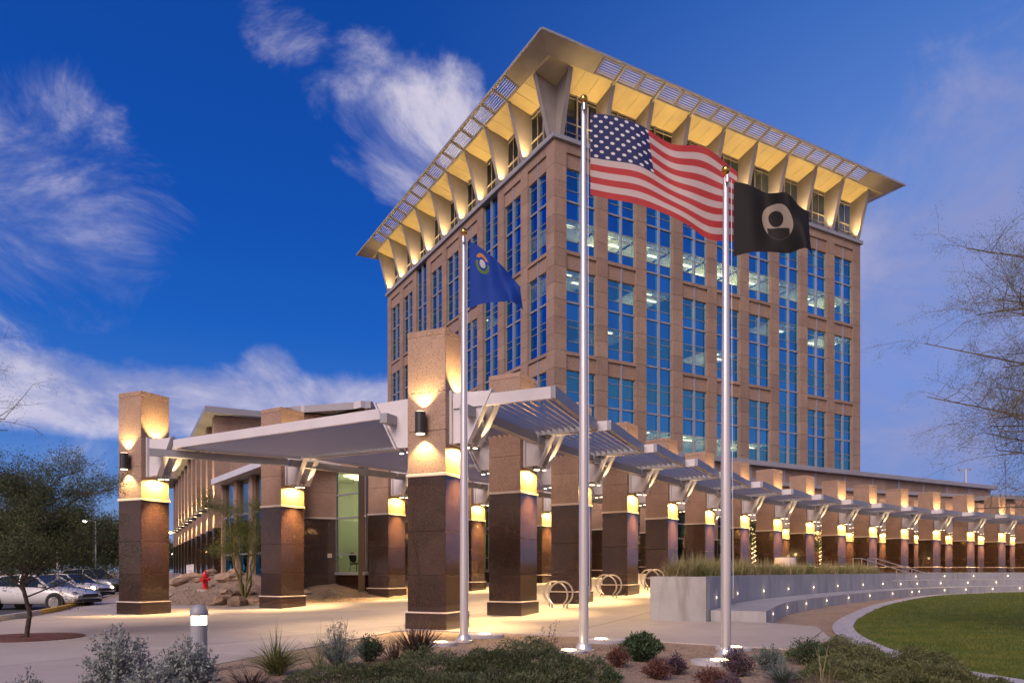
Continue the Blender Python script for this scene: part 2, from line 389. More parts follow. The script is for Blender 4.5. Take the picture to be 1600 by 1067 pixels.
bed_edge = [(-5.9, 4), (-5.75, 7), (-5.5, 8.6), (-5.05, 10.2), (-4.7, 11.5), (-4.45, 12.4), (-4.04, 13.8), (-3.43, 15.8), (-2.87, 18.0), (-2.2, 18.35), (-1.2, 17.7), (1.69, 16.6), (3.45, 15.1), (4.55, 14.3), (5.35, 13.75)]
bed_edge = dens(bed_edge[:9], .9) + bed_edge[9:]
# planting bed and everything that is not paved, inside the plaza
bedpoly = [(-40, -12)] + [(60, -12), (95, 30), (95, 75), (40, 75)] + [(-30, 75), (-24, 50)] + [(-21.0, 38), (-16.3, 26.5), (-14.9, 21.4), (-13, 15), (-9.3, 4)]
from bisect import bisect
def nearest_side(x, y):
    """>0 on the plaza side of the seat wall"""
    bi = min(range(len(terr) - 1), key=lambda i: (terr[i][0] - x) ** 2 + (terr[i][1] - y) ** 2)
    a = terr[bi]; b = terr[bi + 1]
    return ((b[0] - a[0]) * (y - a[1]) - (b[1] - a[1]) * (x - a[0])) / math.hypot(b[0] - a[0], b[1] - a[1])
def bedz(x, y):
    if y > 19 and nearest_side(x, y) < (1.5 if y < 70 else 0): return -.03
    bump = 0
    if y < 16 and x > -5: bump = .10 * S((15.5 - y) / 5) * (.5 + .5 * math.sin(x * 1.3 + 1)) * S((x + 5) / 2) * S((6.3 - x) / 2.5) if True else 0
    if x > 5 and y < 19: return -.03 + bump
    return gz(x, y) - .03 + bump
cdt(bedpoly, step=1.1, zf=bedz, mats=M_gravel, name='gravel_ground', kind='structure')
# concrete plaza cut into slabs
pav = [(-9.45, 4), (-13.15, 15), (-15.05, 21.4), (-16.5, 26.5), (-18.4, 31), (-15.9, 30.5), (-13.5, 29.6), (-11.5, 29.2), (-9.6, 29.2), (-7.3, 29.9), (-5.6, 32.8), (-4.6, 35), (-1.6, 39), (2.0, 43), (8, 50), (14, 55), (20, 59), (27, 62.5), (36, 67), (46, 71), (74, 72)]
pav += [(p[0], p[1]) for p in reversed(terr)][:-2]
pav += [(5.2, 21.6), (4.6, 20.4), (5.25, 19.75), (6.7, 19.25), (7.6, 18.1), (7.1, 16.5), (6.6, 14.6), (6.25, 13.4)] + list(reversed(bed_edge))
path = dens([(-18.4, 31), (-19.6, 36), (-22.5, 42), (-27, 50), (-34, 62)], 2) + list(reversed(dens([(-15.2, 30.6), (-15.6, 33.5), (-18.3, 38), (-22.3, 45), (-25, 50), (-31, 62)], 2)))
def clip(poly, p, n):
    o = []
    for i in range(len(poly)):
        a = Vector(poly[i]); b = Vector(poly[(i + 1) % len(poly)]); da = (a - p).dot(n); db = (b - p).dot(n)
        if da >= 0: o.append(tuple(a))
        if (da >= 0) != (db >= 0): o.append(tuple(a + (b - a) * da / (da - db)))
    return o
def area(pl): return .5 * sum(pl[i - 1][0] * pl[i][1] - pl[i][0] * pl[i - 1][1] for i in range(len(pl)))
pv = bpy.data.objects.new('plaza_pavement', None); col.objects.link(pv); pv['kind'] = 'structure'
tw = Vector((.5, .87)).normalized(); nw = Vector((.87, -.5)).normalized()
cuts_t = [-2, 4.2, 8.8, 12.6, 16.1, 19.5, 24, 28.6, 33.2, 37.6, 42, 50, 58]; cuts_n = [-31, -24.5, -18, -12.5, -7.6, -2.2, 2.5, 8, 14, 24, 40, 60]
g_ = .014
for i in range(len(cuts_t) - 1):
    s1 = clip(clip(pav, tw * (cuts_t[i] + g_), tw), tw * (cuts_t[i + 1] - g_), -tw)
    if len(s1) < 3: continue
    for j in range(len(cuts_n) - 1):
        s2 = clip(clip(s1, nw * (cuts_n[j] + g_), nw), nw * (cuts_n[j + 1] - g_), -nw)
        if len(s2) < 3 or abs(area(s2)) < .3: continue
        q = [s2[0]]
        for p in s2[1:]:
            if (Vector(p) - Vector(q[-1])).length > .02: q.append(p)
        if len(q) < 3: continue
        try: cdt(q, step=1.3, zf=lambda x, y: (rampz(x, y) if x > -9 or y < 27 else gz(x, y)), mats=M_conc, name='paving_slab', parent=pv, skirt=.06)
        except Exception as e: print('slab', e)
cdt(path, step=1.3, zf=gz, mats=M_conc, name='garden_path', kind='structure', skirt=.05)
# lawn, kerb ring and the gravel strip
cdt(lawn, step=2.0, zf=lambda x, y: .02, mats=M_lawn, name='lawn', kind='structure')
lc = thing('lawn_kerb', 'curved pale concrete kerb around the round lawn', 'kerb')
n = len(lawn); i = 0
while i < n:
    k = min(3, n - i); mb = MB(); ins = [Vector(lawn[(i + q) % n]) for q in range(k + 1)]; out = [Vector(curb_o[(i + q) % n]) for q in range(k + 1)]
    ins[-1] = ins[-1] + (ins[-2] - ins[-1]).normalized() * .012; out[-1] = out[-1] + (out[-2] - out[-1]).normalized() * .012
    mb.prism([(p.x, p.y) for p in ins + out[::-1]], -.2, .035, 'z'); mb.build('kerb_stone', M_curb, lc); i += k
# short blades over the nearer lawn
def strip_mesh(name, V, F, mats, parent=None, **k):
    me = bpy.data.meshes.new(name); V = np.asarray(V, np.float32); F = np.asarray(F, np.int32)
    me.vertices.add(len(V)); me.vertices.foreach_set('co', V.ravel()); w = F.shape[1]
    me.loops.add(F.size); me.loops.foreach_set('vertex_index', F.ravel()); me.polygons.add(len(F))
    me.polygons.foreach_set('loop_start', np.arange(0, F.size, w, dtype=np.int32)); me.polygons.foreach_set('loop_total', np.full(len(F), w, np.int32))
    me.materials.append(mats); me.update(calc_edges=True); me.validate(); return put(name, me, parent, **k)
N = 260000
yy = 8.2 * (50 / 8.2) ** (rng.random(N) ** 1.25); u = rng.random(N); xx = 6.4 + u * (yy * .76 - 5)
lw = np.array(lawn); ins = np.zeros(N, bool); j = len(lw) - 1
for i in range(len(lw)):
    c = ((lw[i, 1] > yy) != (lw[j, 1] > yy)) & (xx < (lw[j, 0] - lw[i, 0]) * (yy - lw[i, 1]) / (lw[j, 1] - lw[i, 1] + 1e-9) + lw[i, 0]); ins ^= c; j = i
xx, yy = xx[ins], yy[ins]; n = len(xx); th = rng.random(n) * 6.28; sc = (yy / 10) ** .6
hh = (.035 + .03 * rng.random(n)) * (.6 + .5 * np.sin(xx * 1.7) * np.cos(yy * 1.3)).clip(.5, 1.2) * sc ** .5; w_ = .006 * sc; ln = .03 * rng.random(n)
V = np.stack([np.stack([xx - w_ * np.cos(th), yy - w_ * np.sin(th), np.full(n, .015)], 1), np.stack([xx + w_ * np.cos(th), yy + w_ * np.sin(th), np.full(n, .015)], 1),
              np.stack([xx + ln * np.sin(th * 3), yy + ln * np.cos(th * 2), .02 + hh], 1)], 1).reshape(-1, 3)
strip_mesh('grass', V, np.arange(3 * n).reshape(-1, 3), M_blade, kind='stuff')

# ------------------------------------------------------------------ seat wall, planter, terrace steps
def wallstrip(mb, a, b, z0, z1):
    n = len(a); vs = [(p[0], p[1], z0) for p in a] + [(p[0], p[1], z0) for p in b] + [(p[0], p[1], z1) for p in a] + [(p[0], p[1], z1) for p in b]
    fs = []
    for i in range(n - 1):
        fs += [(i, i + 1, 2 * n + i + 1, 2 * n + i), (n + i + 1, n + i, 3 * n + i, 3 * n + i + 1), (2 * n + i, 2 * n + i + 1, 3 * n + i + 1, 3 * n + i)]
    fs += [(n, 0, 2 * n, 3 * n), (n - 1, 2 * n - 1, 4 * n - 1, 3 * n - 1)]
    mb.add(vs, fs)
def chunks(a, b, m, z0, z1, name, par, mt=M_conc2):
    i = 0; n = len(a)
    while i < n - 1:
        e = min(i + m, n - 1); A = [Vector(p) for p in a[i:e + 1]]; B = [Vector(p) for p in b[i:e + 1]]
        if e < n - 1: A[-1] = A[-1] + (A[-2] - A[-1]).normalized() * .012; B[-1] = B[-1] + (B[-2] - B[-1]).normalized() * .012
        mb = MB(); wallstrip(mb, [tuple(p) for p in A], [tuple(p) for p in B], z0, z1); mb.build(name, mt, par); i = e
seat = thing('seat_wall', 'low curved concrete bench step between the tall planter and the lawn', 'bench')
chunks(step1, offset(step1, 1.43), 3, -.1, .41, 'bench_block', seat)
def steplight(p, t, z, par):
    n = Vector((t.y, -t.x)); mb = MB(); mb.M = Matrix.Translation((p[0] + n.x * .004, p[1] + n.y * .004, z)) @ Vector((n.x, n.y, 0)).to_track_quat('Z', 'Y').to_matrix().to_4x4()
    mb.cyl(0, 0, -.02, .006, .05 if z < 5 else .05, n=10); mb.mi = 1; mb.cyl(0, 0, .007, .012, .026 + p[1] * .0003, n=10)
    mb.build('step_light', [M_steel, E_step], par)
    lamp('POINT', (p[0] + n.x * .12, p[1] + n.y * .12, z), .35, WARM, r=.02)
def lights_along(pl, px_list, z, par):
    for px in px_list:
        a_ = (px - 800) / FPX; i = min(range(len(pl) - 1), key=lambda i: abs(pl[i][0] / pl[i][1] - a_) + (0 if pl[i][1] > 5 else 9))
        # refine on the segment
        best = None
        for ii in (max(i - 1, 0), i):
            A = Vector(pl[ii]); B = Vector(pl[ii + 1]); den = (B.x - A.x) - a_ * (B.y - A.y)
            t = (a_ * A.y - A.x) / den if abs(den) > 1e-6 else .5
            if -.02 <= t <= 1.02: best = (A + (B - A) * t, (B - A).normalized())
        if best: steplight(best[0], best[1], z, par)
planter = thing('raised_planter', 'tall curved concrete planter wall filled with feathery grasses', 'planter')
pf = [(5.25, 19.72)] + wallc[1:KP + 1]; pb = offset(pf, 1.75); pb[0] = (3.87, 20.4); pb[1] = ((pb[0][0] + pb[2][0]) / 2, (pb[0][1] + pb[2][1]) / 2)
inner = offset(pf, .22); inner2 = [((p[0] * .88 + q[0] * .12), (p[1] * .88 + q[1] * .12)) for p, q in zip(pb, pf)]
chunks(pf, inner, 5, -.1, 1.32, 'planter_front_wall', planter); chunks(inner2, pb, 5, -.1, 1.32, 'planter_back_wall', planter)
mb = MB(); mb.prism([pf[0], inner2[0], pb[0], (pb[0][0] + .17, pb[0][1] + .17)][:0] or [(5.25, 19.715), (5.40, 19.86), (4.02, 20.54), (3.87, 20.395)], -.1, 1.322, 'z'); mb.build('planter_end_wall', M_conc2, planter)
mb = MB(); wallstrip(mb, inner, inner2, .9, 1.26); mb.build('planter_soil', M_gravel, planter)
lights_along(pf, (1119, 1152, 1193, 1231.6, 1271, 1308.6, 1348.6, 1379.4), .72, planter)
lights_along(step1, (1207.6, 1230, 1259.6, 1291.5, 1325.6, 1358.7, 1394.5, 1424.9), .24, seat)
steps = thing('terrace_steps', 'wide curved concrete steps with small lights up to the colonnade', 'steps')
K2 = KP - 1
s2 = offset(step1, 1.43)[K2:]; s3 = terr[K2:]; s4 = offset(step1, 3.9)[K2:]
chunks(s2, s3, 4, -.1, .87, 'step_block', steps); chunks(s3, s4, 4, -.1, 1.374, 'step_block', steps)
lights_along(step1, (1436, 1475.6, 1509, 1550.8, 1593), .25, steps)
lights_along(s2, (1407, 1433, 1469.6, 1512, 1556.6), .66, steps)
lights_along(s3, (1431, 1475.6, 1521, 1574.7), 1.12, steps)

# ------------------------------------------------------------------ pergola columns
OUT = {1: (696, 742), 2: (813, 769.5), 3: (904, 788), 4: (980, 800), 5: (1043.7, 810), 6: (1102, 818.3), 7: (1157, 824.5), 8: (1208.7, 829), 9: (1259.4, 833), 10: (1309, 836), 11: (1358, 838.6), 12: (1407.5, 841), 13: (1457.7, 843), 14: (1511, 844.8), 15: (1560, 846.3), 16: (1608, 847.6)}
INN = {1: (220.4, 781), 2: (439, 791), 3: (606.5, 803.4), 4: (736.5, 812.7), 5: (846.7, 821.6), 6: (941, 827.5), 7: (1024, 832), 8: (1096, 835.7), 9: (1161, 838.6), 10: (1221.9, 841.4), 11: (1272, 844), 12: (1322, 845.5), 13: (1374, 847), 14: (1427.7, 848.5), 15: (1477, 849.4), 16: (1528, 850.2), 17: (1578, 850.9)}
PHI = {1: 65, 2: 61, 3: 59, 4: 57, 5: 54, 6: 51, 7: 47, 8: 43.5, 9: 41, 10: 39, 11: 37, 12: 35, 13: 33, 14: 31, 15: 30, 16: 28.5, 17: 28}
def cpos(px, ly): y = FPX * 2.4 / (HOR - ly); return Vector(((px - 800) / FPX * y, y))
CO = {k: cpos(*v) for k, v in OUT.items()}; CI = {k: cpos(*v) for k, v in INN.items()}
SZ = 1.12
ZB = 3.87
mesh_cache = {}
def panel_mesh(w, h, m):
    key = (round(w, 3), round(h, 3), m.name)
    if key not in mesh_cache:
        mb = MB(); mb.bev(.005, w - .005, 0, .035, .005, h - .005, .004); mesh_cache[key] = mb.mesh('granite_panel', m)
    return mesh_cache[key]
def face_place(par, w, z, me, label=None, out=0.):
    """four copies of a panel round a square plan x in [-SZ,0], y in [0,SZ]; w is the plan size of the ring"""
    e = out
    for loc, rz in (((-SZ - e, -e, z), 0), ((e, -e, z), 90), ((e, SZ + e, z), 180), ((-SZ - e, SZ + e, z), 270)):
        put('granite_panel', me, par, loc=loc, rot=(0, 0, R(rz)), label=label)
# bracket (built once): x outward from the face, y along the face
def make_bracket_meshes():
    z = 1.47
    A = MB()
    A.box(0, .07, .18, .94, z + 3.2, z + 4.55)                     # wall plate
    for y in (.26, .80):
        A.prism([(.07, z + 3.22), (.50, z + 3.24), (1.17, z + 4.46), (.07, z + 4.5)], y, y + .03)
    B = MB()                                                        # inclined flanges on the plates
    for y in (.17, .71):
        B.prism([(.50, z + 3.20), (.535, z + 3.20), (1.215, z + 4.48), (1.17, z + 4.48)], y, y + .21)
    return A.mesh('bracket', M_white), B.mesh('flange', M_white)
BR, FL = make_bracket_meshes()
mb = MB(); mb.lathe([(.10, 4.62), (.125, 4.63), (.125, 4.72), (.10, 4.73)], .28, .56, 12); mb.mi = 1; mb.cyl(.28, .56, 4.605, 4.62, .095, n=12)
mb.mi = 0; mb.box(.10, .46, .36, .76, 4.735, 4.78)
LAMPD = mb.mesh('downlight', [M_grey, E_lamp])
mb = MB(); mb.cyl(.52, .60, 4.60, 4.72, .05, n=10); mb.mi = 1; mb.cyl(.52, .60, 4.585, 4.599, .055, n=10)
STAR = mb.mesh('spot_lamp', [M_grey, E_star])
mb = MB(); mb.lathe([(.13, -.27), (.135, -.26), (.135, .26), (.13, .27)], 0, 0, 18); mb.box(-.05, .05, .1, .2, -.1, .1); mb.mi = 1; mb.cyl(0, 0, -.285, -.271, .11, n=16); mb.cyl(0, 0, .271, .28, .11, n=16)
SCON = mb.mesh('wall_lamp', [M_black, E_lamp], smooth=False)
def column(row, k, P, phi):
    near = P.y < 36
    if row == 'o':
        lab = {1: 'tall granite column nearest the camera, behind the left flagpole, with a round wall lamp'}.get(k, f'{ORD[k]} granite column of the outer row, counted from the nearest one')
    else:
        lab = {1: 'free-standing granite column at the far left beside the parked cars'}.get(k, f'{ORD[k]} granite column of the inner row, counted from the far left one')
    base = gz(P.x + .3, P.y) if not (row == 'i' and k < 4) else rampz(P.x, P.y) + .02
    if row == 'i' and k == 1: base = 0.
    t = thing('granite_column', lab, 'column', (P.x, P.y, 0), R(phi - 90), 'outer row of pergola columns' if row == 'o' else 'inner row of pergola columns')
    c = MB(); c.box(-SZ + .03, -.03, .03, SZ - .03, base - .2, ZB); c.build('column_core', M_grout_l, t)
    c = MB(); c.box(-SZ + .03, -.03, .03, SZ - .03, ZB, 7.5); c.build('column_core', M_grout_d, t)
    lows = [base + .44]
    for z in (1.36, 2.48):
        if z > base + .6: lows.append(z)
    lows.append(ZB)
    for a_, b_ in zip(lows[:-1], lows[1:]): face_place(t, SZ, a_, panel_mesh(SZ, b_ - a_, M_dark), 'dark polished granite panel')
    for a_, b_ in ((ZB + .07, 5.02), (5.02, 6.0), (6.0, 7.42)): face_place(t, SZ, a_, panel_mesh(SZ, b_ - a_, M_tan), 'tan granite panel')
    c = MB(); c.bev(-SZ - .004, .004, -.004, SZ + .004, 7.42, 7.57, .008); c.build('cap_stone', M_tan, t)
    c = MB(); c.bev(-SZ - .035, .035, -.035, SZ + .035, ZB - .005, ZB + .072, .01); c.build('stone_band', M_band, t)
    c = MB(); c.bev(-SZ - .05, .05, -.05, SZ + .05, base - .15, base + .40, .015); c.build('plinth', M_dark, t)
    c = MB(); c.bev(-SZ - .06, .06, -.06, SZ + .06, base + .40, base + .44, .01); c.build('plinth_trim', M_band, t)
    # outer-face bracket; outer-row columns carry one on the inner face too
    b = put('bracket', BR, t); put('flange', FL, b); put('downlight', LAMPD, b); put('spot_lamp', STAR, b)
    if row == 'o':
        b2 = put('bracket', BR, t, loc=(-SZ, SZ, 0), rot=(0, 0, math.pi)); put('flange', FL, b2); put('spot_lamp', STAR, b2)
        put('downlight', LAMPD, b2)
    e = 120
    lamp('SPOT', (.27, .56, 4.57), e * 1.6, (1, .61, .15), t, aim=(-.25, 0, -1), size=165, blend=.25, r=.05)
    lamp('SPOT', (.62, .56, 4.50), e * 13, (1, .62, .26), t, aim=(-.36, 0, -1.9), size=70, blend=.9, r=.05)
    lamp('SPOT', (.42, .56, 5.85), e * 1.5, (1, .66, .26), t, aim=(-.42, 0, .75), size=85, blend=.5, r=.06)
    lamp('SPOT', (.72, .62, 4.62), e * .55, WARM, t, aim=(.25, 0, .9), size=75, blend=.6, r=.04)
    if row == 'o': lamp('SPOT', (-SZ - .45, .56, 4.50), e * 4.6, WARM, t, aim=(.15, 0, -1), size=110, blend=.5, r=.05)
    if k == 1:
        o_ = put('wall_lamp', SCON, t, loc=(-SZ / 2 - (.02 if row == 'i' else .05), -.2, 5.19))
        for s in (-1, 1): lamp('SPOT', (-SZ / 2 - .05, -.17, 5.19 + s * .33), 120, WARM2, t, aim=(0, .13, s), size=104, blend=.55, r=.05)
    return t
for k in CO: column('o', k, CO[k], PHI[k])
for k in CI: column('i', k, CI[k], PHI[k] if k != 2 else 58)

# ------------------------------------------------------------------ louvred canopies
ZC = 5.84   # top of the canopy steel
def loc2(P, phi, n, t):
    n_ = Vector((math.sin(R(phi)), -math.cos(R(phi)))); t_ = Vector((math.cos(R(phi)), math.sin(R(phi))))
    return P + n_ * n + t_ * t
slat_count = 0
for k in range(1, 16):
    P0, P1 = CO[k], CO[k + 1]; I0, I1 = CI[k], CI[k + 1]; f0, f1 = PHI[k], PHI[k + 1]
    far0, far1 = loc2(P0, f0, 2.75, .25), loc2(P1, f1, 2.40 - .04 * k, .10)
    o0, o1 = loc2(P0, f0, 0, .25), loc2(P1, f1, 0, .06)
    L0 = (loc2(I0, f0, 1.3, .25) - o0).length; L1 = (loc2(I1, f1, 1.0, .06) - o1).length
    dirn0 = (loc2(I0, f0, 1.3, .25) - o0).normalized(); dirn1 = (loc2(I1, f1, 1.0, .06) - o1).normalized()
    a0 = o0 + dirn0 * L0; a1 = o1 + dirn1 * L1
    t = thing('louvred_canopy', f'{ORD[k]} louvred steel canopy of the pergola, counted from the nearest one', 'canopy', (0, 0, 0), 0, 'louvred canopies over the colonnade')
    v3 = lambda p, z: (p.x, p.y, z)
    n0 = (far0 - o0).normalized(); n1 = (far1 - o1).normalized()
    zc = ZC - .14
    # beams stop at the columns
    for (c0, dd, nm) in ((o0, n0, 0), (o1, n1, 1)):
        pass
    mb = MB(); mb.bar(v3(o0 + n0 * .10, zc), v3(far0, zc), .10, .28); mb.build('beam', M_white, t)
    mb = MB(); mb.bar(v3(a0, zc), v3(o0 + dirn0 * (SZ + .12), zc), .10, .28); mb.build('beam', M_white, t)
    mb = MB(); mb.bar(v3(o1 + n1 * .10, zc - .002), v3(far1, zc - .002), .10, .26); mb.build('rear_beam', M_grey, t)
    mb = MB(); mb.bar(v3(a1, zc - .002), v3(o1 + dirn1 * (SZ + .12), zc - .002), .10, .26); mb.build('rear_beam', M_grey, t)
    mb = MB(); mb.bar(v3(far0 + n0 * .06 - (far1 - far0).normalized() * .05, zc), v3(far1 + n1 * .06, zc), .12, .285); mb.build('fascia_beam', M_fascia, t)
    mb = MB(); mb.bar(v3(a0 - n0 * .06, zc), v3(a1 - n1 * .06, zc), .12, .27); mb.build('fascia_beam', M_fascia, t)
    # purlins carried by the brackets
    for nn, cc0, cc1, ln in ((.62, P0, P1, 0), (-SZ - .62, P0, P1, 0), (.62, I0, I1, 0)):
        q0 = loc2(cc0, f0, nn, -.18); q1 = loc2(cc1, f1, nn, -.30)
        mb = MB(); mb.bar(v3(q0, 5.42), v3(q1, 5.42), .22, .24); mb.build('purlin', M_fascia if k > 3 else M_grey, t)
    # slats run along the colonnade
    tot0 = (far0 - a0).length; tot1 = (far1 - a1).length
    ns = int(max(tot0, tot1) / .23); stuff = MB(); indiv = k <= 4
    for s in range(1, ns):
        fr = s / ns; p = a0 + (far0 - a0) * fr; q = a1 + (far1 - a1) * fr
        dP = (p - P0); nloc = dP.dot(Vector((math.sin(R(f0)), -math.cos(R(f0)))))
        d = (q - p).normalized()
        if -SZ - .10 < nloc < .10: p = p + d * 1.0
        else: p = p + d * .055
        q = q - d * .055
        tilt = .0
        up = Vector((d.y * tilt, -d.x * tilt, 1)).normalized()
        tgt = MB() if indiv else stuff
        tgt.bar(v3(p, zc), v3(q, zc), .022, .105, up)
        if indiv: tgt.build('slat', M_slat, t)
    if not indiv: stuff.build('slats', M_slat, t, kind='stuff')

# ------------------------------------------------------------------ office tower
TH = .516; TC = Vector((3.244, 56.04)); c0 = 1.152; ww = 2.865; WD = 2 * c0 + 32 + ww
E0 = EYE
T = [28.9 - 3.93 * j + E0 for j in range(8)]
tower = thing('office_tower', 'tall granite and blue glass office tower with a flared overhanging roof', 'building', (TC.x, TC.y, 0), TH)
tower['label'] = 'tall granite and blue glass office tower with a flared overhanging roof'
ZT = 33.3 + E0
class FaceMB(MB):
    """boxes given as t along the face, o outward, z; face 0 = right, 1 = left"""
    def __init__(s, face): super().__init__(); s.face = face
    def fb(s, t0, t1, o0, o1, z0, z1):
        if s.face == 0: return s.box(t0, t1, -o1, -o0, z0, z1)
        return s.box(-o1, -o0, t0, t1, z0, z1)
mb = MB(); mb.box(6.2, WD - .4, 6.2, WD - .4, 0, ZT - .2); mb.box(.3, WD - .3, .3, WD - .3, ZT - .35, ZT - .05); mb.box(.3, WD, WD - .5, WD, 0, ZT - .1); mb.box(WD - .5, WD, .3, WD - .5, 0, ZT - .1)
mb.build('inner_core', M_core, tower)
mb = MB()
for j in range(8): mb.box(.5, WD - .5, .5, WD - .5, T[j] - 4.1, T[j] - 3.75) if T[j] - 4.1 > 0 else None
mb.build('floor_slab', M_core, tower)
npan = 0; rest = MB()
zb_low = 3.0
joints = []
for j in range(8): joints += [T[j], T[j] - 1.40, T[j] - 2.68]
joints = [z for z in joints if z > zb_low]; joints = [ZT, T[0] + 2.53, T[0] + 1.25] + joints
order = []
for face in (0, 1):
    for i in range(10):
        t0, t1 = (0., c0) if i == 0 else ((c0 + 4 * (i - 1) + ww, c0 + 4 * i) if i < 9 else (c0 + 32 + ww, WD))
        for a_, b_ in zip(joints[1:], joints[:-1]):
            order.append((face, t0, t1, a_, b_))
order.sort(key=lambda q: q[1] + (12 if q[0] else 0) * 1.0 - q[3] * .25)
g = .012
for (face, t0, t1, a_, b_) in order:
    if face == 1 and t0 == 0: t0 = .02
    fm = FaceMB(face); o1 = .0 if face == 0 else .0
    if t0 < .05: fm = FaceMB(face)
    fm.fb(t0 + g, t1 - g, -.42, 0, a_ + g, b_ - g)
    if npan < 290: fm.build('granite_panel', M_tower, tower); npan += 1
    else: rest.v, base_i = rest.v, len(rest.v); rest.v += fm.v; rest.f += [tuple(base_i + q for q in f) for f in fm.f]; rest.m += fm.m
rest.build('granite_panels', M_tower, tower, kind='stuff')
mb = MB(); 
for face in (0, 1):
    fm = FaceMB(face)
    for i in range(10):
        t0, t1 = (0.03, c0 - .03) if i == 0 else ((c0 + 4 * (i - 1) + ww + .03, c0 + 4 * i - .03) if i < 9 else (c0 + 32 + ww + .03, WD - .03))
        fm.fb(t0, t1, -.40, -.025, 0, ZT)
    b0 = len(mb.v); mb.v += fm.v; mb.f += [tuple(b0 + q for q in f) for f in fm.f]; mb.m += fm.m
mb.build('pier_backing', M_grout_d, tower)
CONT = (2, 6)
npane = 0
LIT = {(0, 0, 0): .35, (0, 1, 0): 1.9, (0, 2, 0): .7, (0, 3, 0): .8, (0, 4, 0): 1.8, (0, 5, 0): 2.2, (0, 6, 0): .3, (0, 7, 0): .6, (0, 8, 0): 1.7, (0, 0, 1): .5, (0, 2, 1): .8, (0, 6, 1): .5, (0, 8, 1): 1.3,
       (0, 1, 2): .2, (0, 4, 2): .8, (0, 2, 4): .3, (0, 3, 4): 1.5, (0, 4, 4): .4, (0, 5, 4): 1.4, (1, 3, 1): .4, (1, 7, 2): .7}
for face in (0, 1):
    for i in range(9):
        t0 = c0 + 4 * i; t1 = t0 + ww; tm = (t0 + t1) / 2
        spans = []
        if i in CONT:
            for j in range(0, 8, 2): spans.append((T[j], ZT - .02 if j == 0 else T[j] + 3.93, T[j] - 3.93))
        else:
            for j in range(0, 8, 2): spans.append((T[j], T[j] + 2.53, T[j] - 3.93))
        for (Tj, ztop, zbot) in spans:
            if ztop < 4: continue
            zbot = max(zbot, .4)
            lines = [z for z in (Tj + 2.53 if i in CONT else 99, Tj + 2.0, Tj + .87, Tj, Tj - 1.40, Tj - 1.93, Tj - 3.06) if zbot + .05 < z < ztop - .05]
            fm = FaceMB(face)
            fm.fb(tm - .075, tm + .075, -.34, -.10, zbot, ztop)
            fm.fb(t0 + .0, t0 + .05, -.34, -.22, zbot, ztop); fm.fb(t1 - .05, t1, -.34, -.22, zbot, ztop)
            for z in [zbot + .04] + lines + [ztop - .04]:
                h = .075 if z == Tj or (i in CONT and z <= zbot + .05) else .024
                fm.fb(t0 + .05, tm - .085, -.34, -.2 if h > .05 else -.25, z - h, z + h); fm.fb(tm + .085, t1 - .05, -.34, -.2 if h > .05 else -.25, z - h, z + h)
            w = fm.build('window', M_alu, tower)
            zs = [zbot] + sorted(lines) + [ztop]
            others = {0: FaceMB(face), 1: FaceMB(face)}
            for a_, b_ in zip(zs[:-1], zs[1:]):
                mid = (a_ + b_) / 2 - Tj
                vis = (.87 < mid and mid < 2.53) or (-3.06 < mid < -1.40)
                for (u0, u1) in ((t0 + .05, tm - .085), (tm + .085, t1 - .05)):
                    indiv = npane < 280 and face == 0 and Tj > T[3]
                    f2 = FaceMB(face) if indiv else others[int(vis)]
                    f2.fb(u0, u1, -.315, -.30, a_ + .03, b_ - .03)
                    if indiv: f2.build('pane', G_vis if vis else G_sp, w); npane += 1
            for v_ in (0, 1):
                if others[v_].v: others[v_].build('panes', G_vis if v_ else G_sp, w, kind='stuff')
        # infill between the window groups
        if i not in CONT:
            for j in range(-1, 8, 2):
                zt = (T[j] if j >= 0 else ZT); zb = (T[j] - 1.40) if j >= 0 else T[0] + 2.53
                if zb < 3: continue
                fm = FaceMB(face); sill = .27 if j >= 0 else .75
                fm.fb(t0 + g, t1 - g, -.40, 0 - .004, zt - sill, zt - .01); fm.build('sill_panel', M_tower, tower)
                fm = FaceMB(face); fm.fb(t0, tm - .07, -.40, -.14, zb, zt - sill); fm.fb(tm + .07, t1, -.40, -.14, zb, zt - sill); fm.build('spandrel_panel', M_tower_recess, tower)
                fm = FaceMB(face); fm.fb(tm - .07, tm + .07, -.40, -.08, zb, zt - sill); fm.build('spandrel_mullion', M_alu, tower)
# lit rooms
for (face, i, j), s in LIT.items():
    t0 = c0 + 4 * i - .4; t1 = t0 + ww + .8
    zt = T[j] - 1.36; zf = T[j] - 3.7
    fm = FaceMB(face); fm.fb(t0, t1, -6., -.45, zt, zt + .06); fm.mi = 1; fm.fb(t0, t1, -6.05, -6., zf, zt); fm.mi = 2; fm.fb(t0, t1, -6., -.45, zf - .05, zf)
    fm.mi = 3
    rr = random.Random(i * 7 + j)
    for q in range(3 if s > 1.2 else (2 if s > .45 else 1)):
        tt = t0 + .5 + rr.random() * .3 + (q % 2) * 1.7; oo = -1.1 - q * 1.0
        fm.fb(tt, tt + 1.1, oo - .28, oo, zt - .05, zt - .01)
    r_ = fm.build('office_room', [M_ceil, M_wallin, M_carpet, E_troff], tower)
    pos = (t0 + 1.8, 3.0, zf + .5) if face == 0 else (3.0, t0 + 1.8, zf + .5)
    lamp('AREA', pos, 110 * s, (1, .88, .52), tower, aim=(0, 0, 1), sx=2.6, sy=3)  # unseen upward light added to brighten the ceiling, standing in for floor bounce
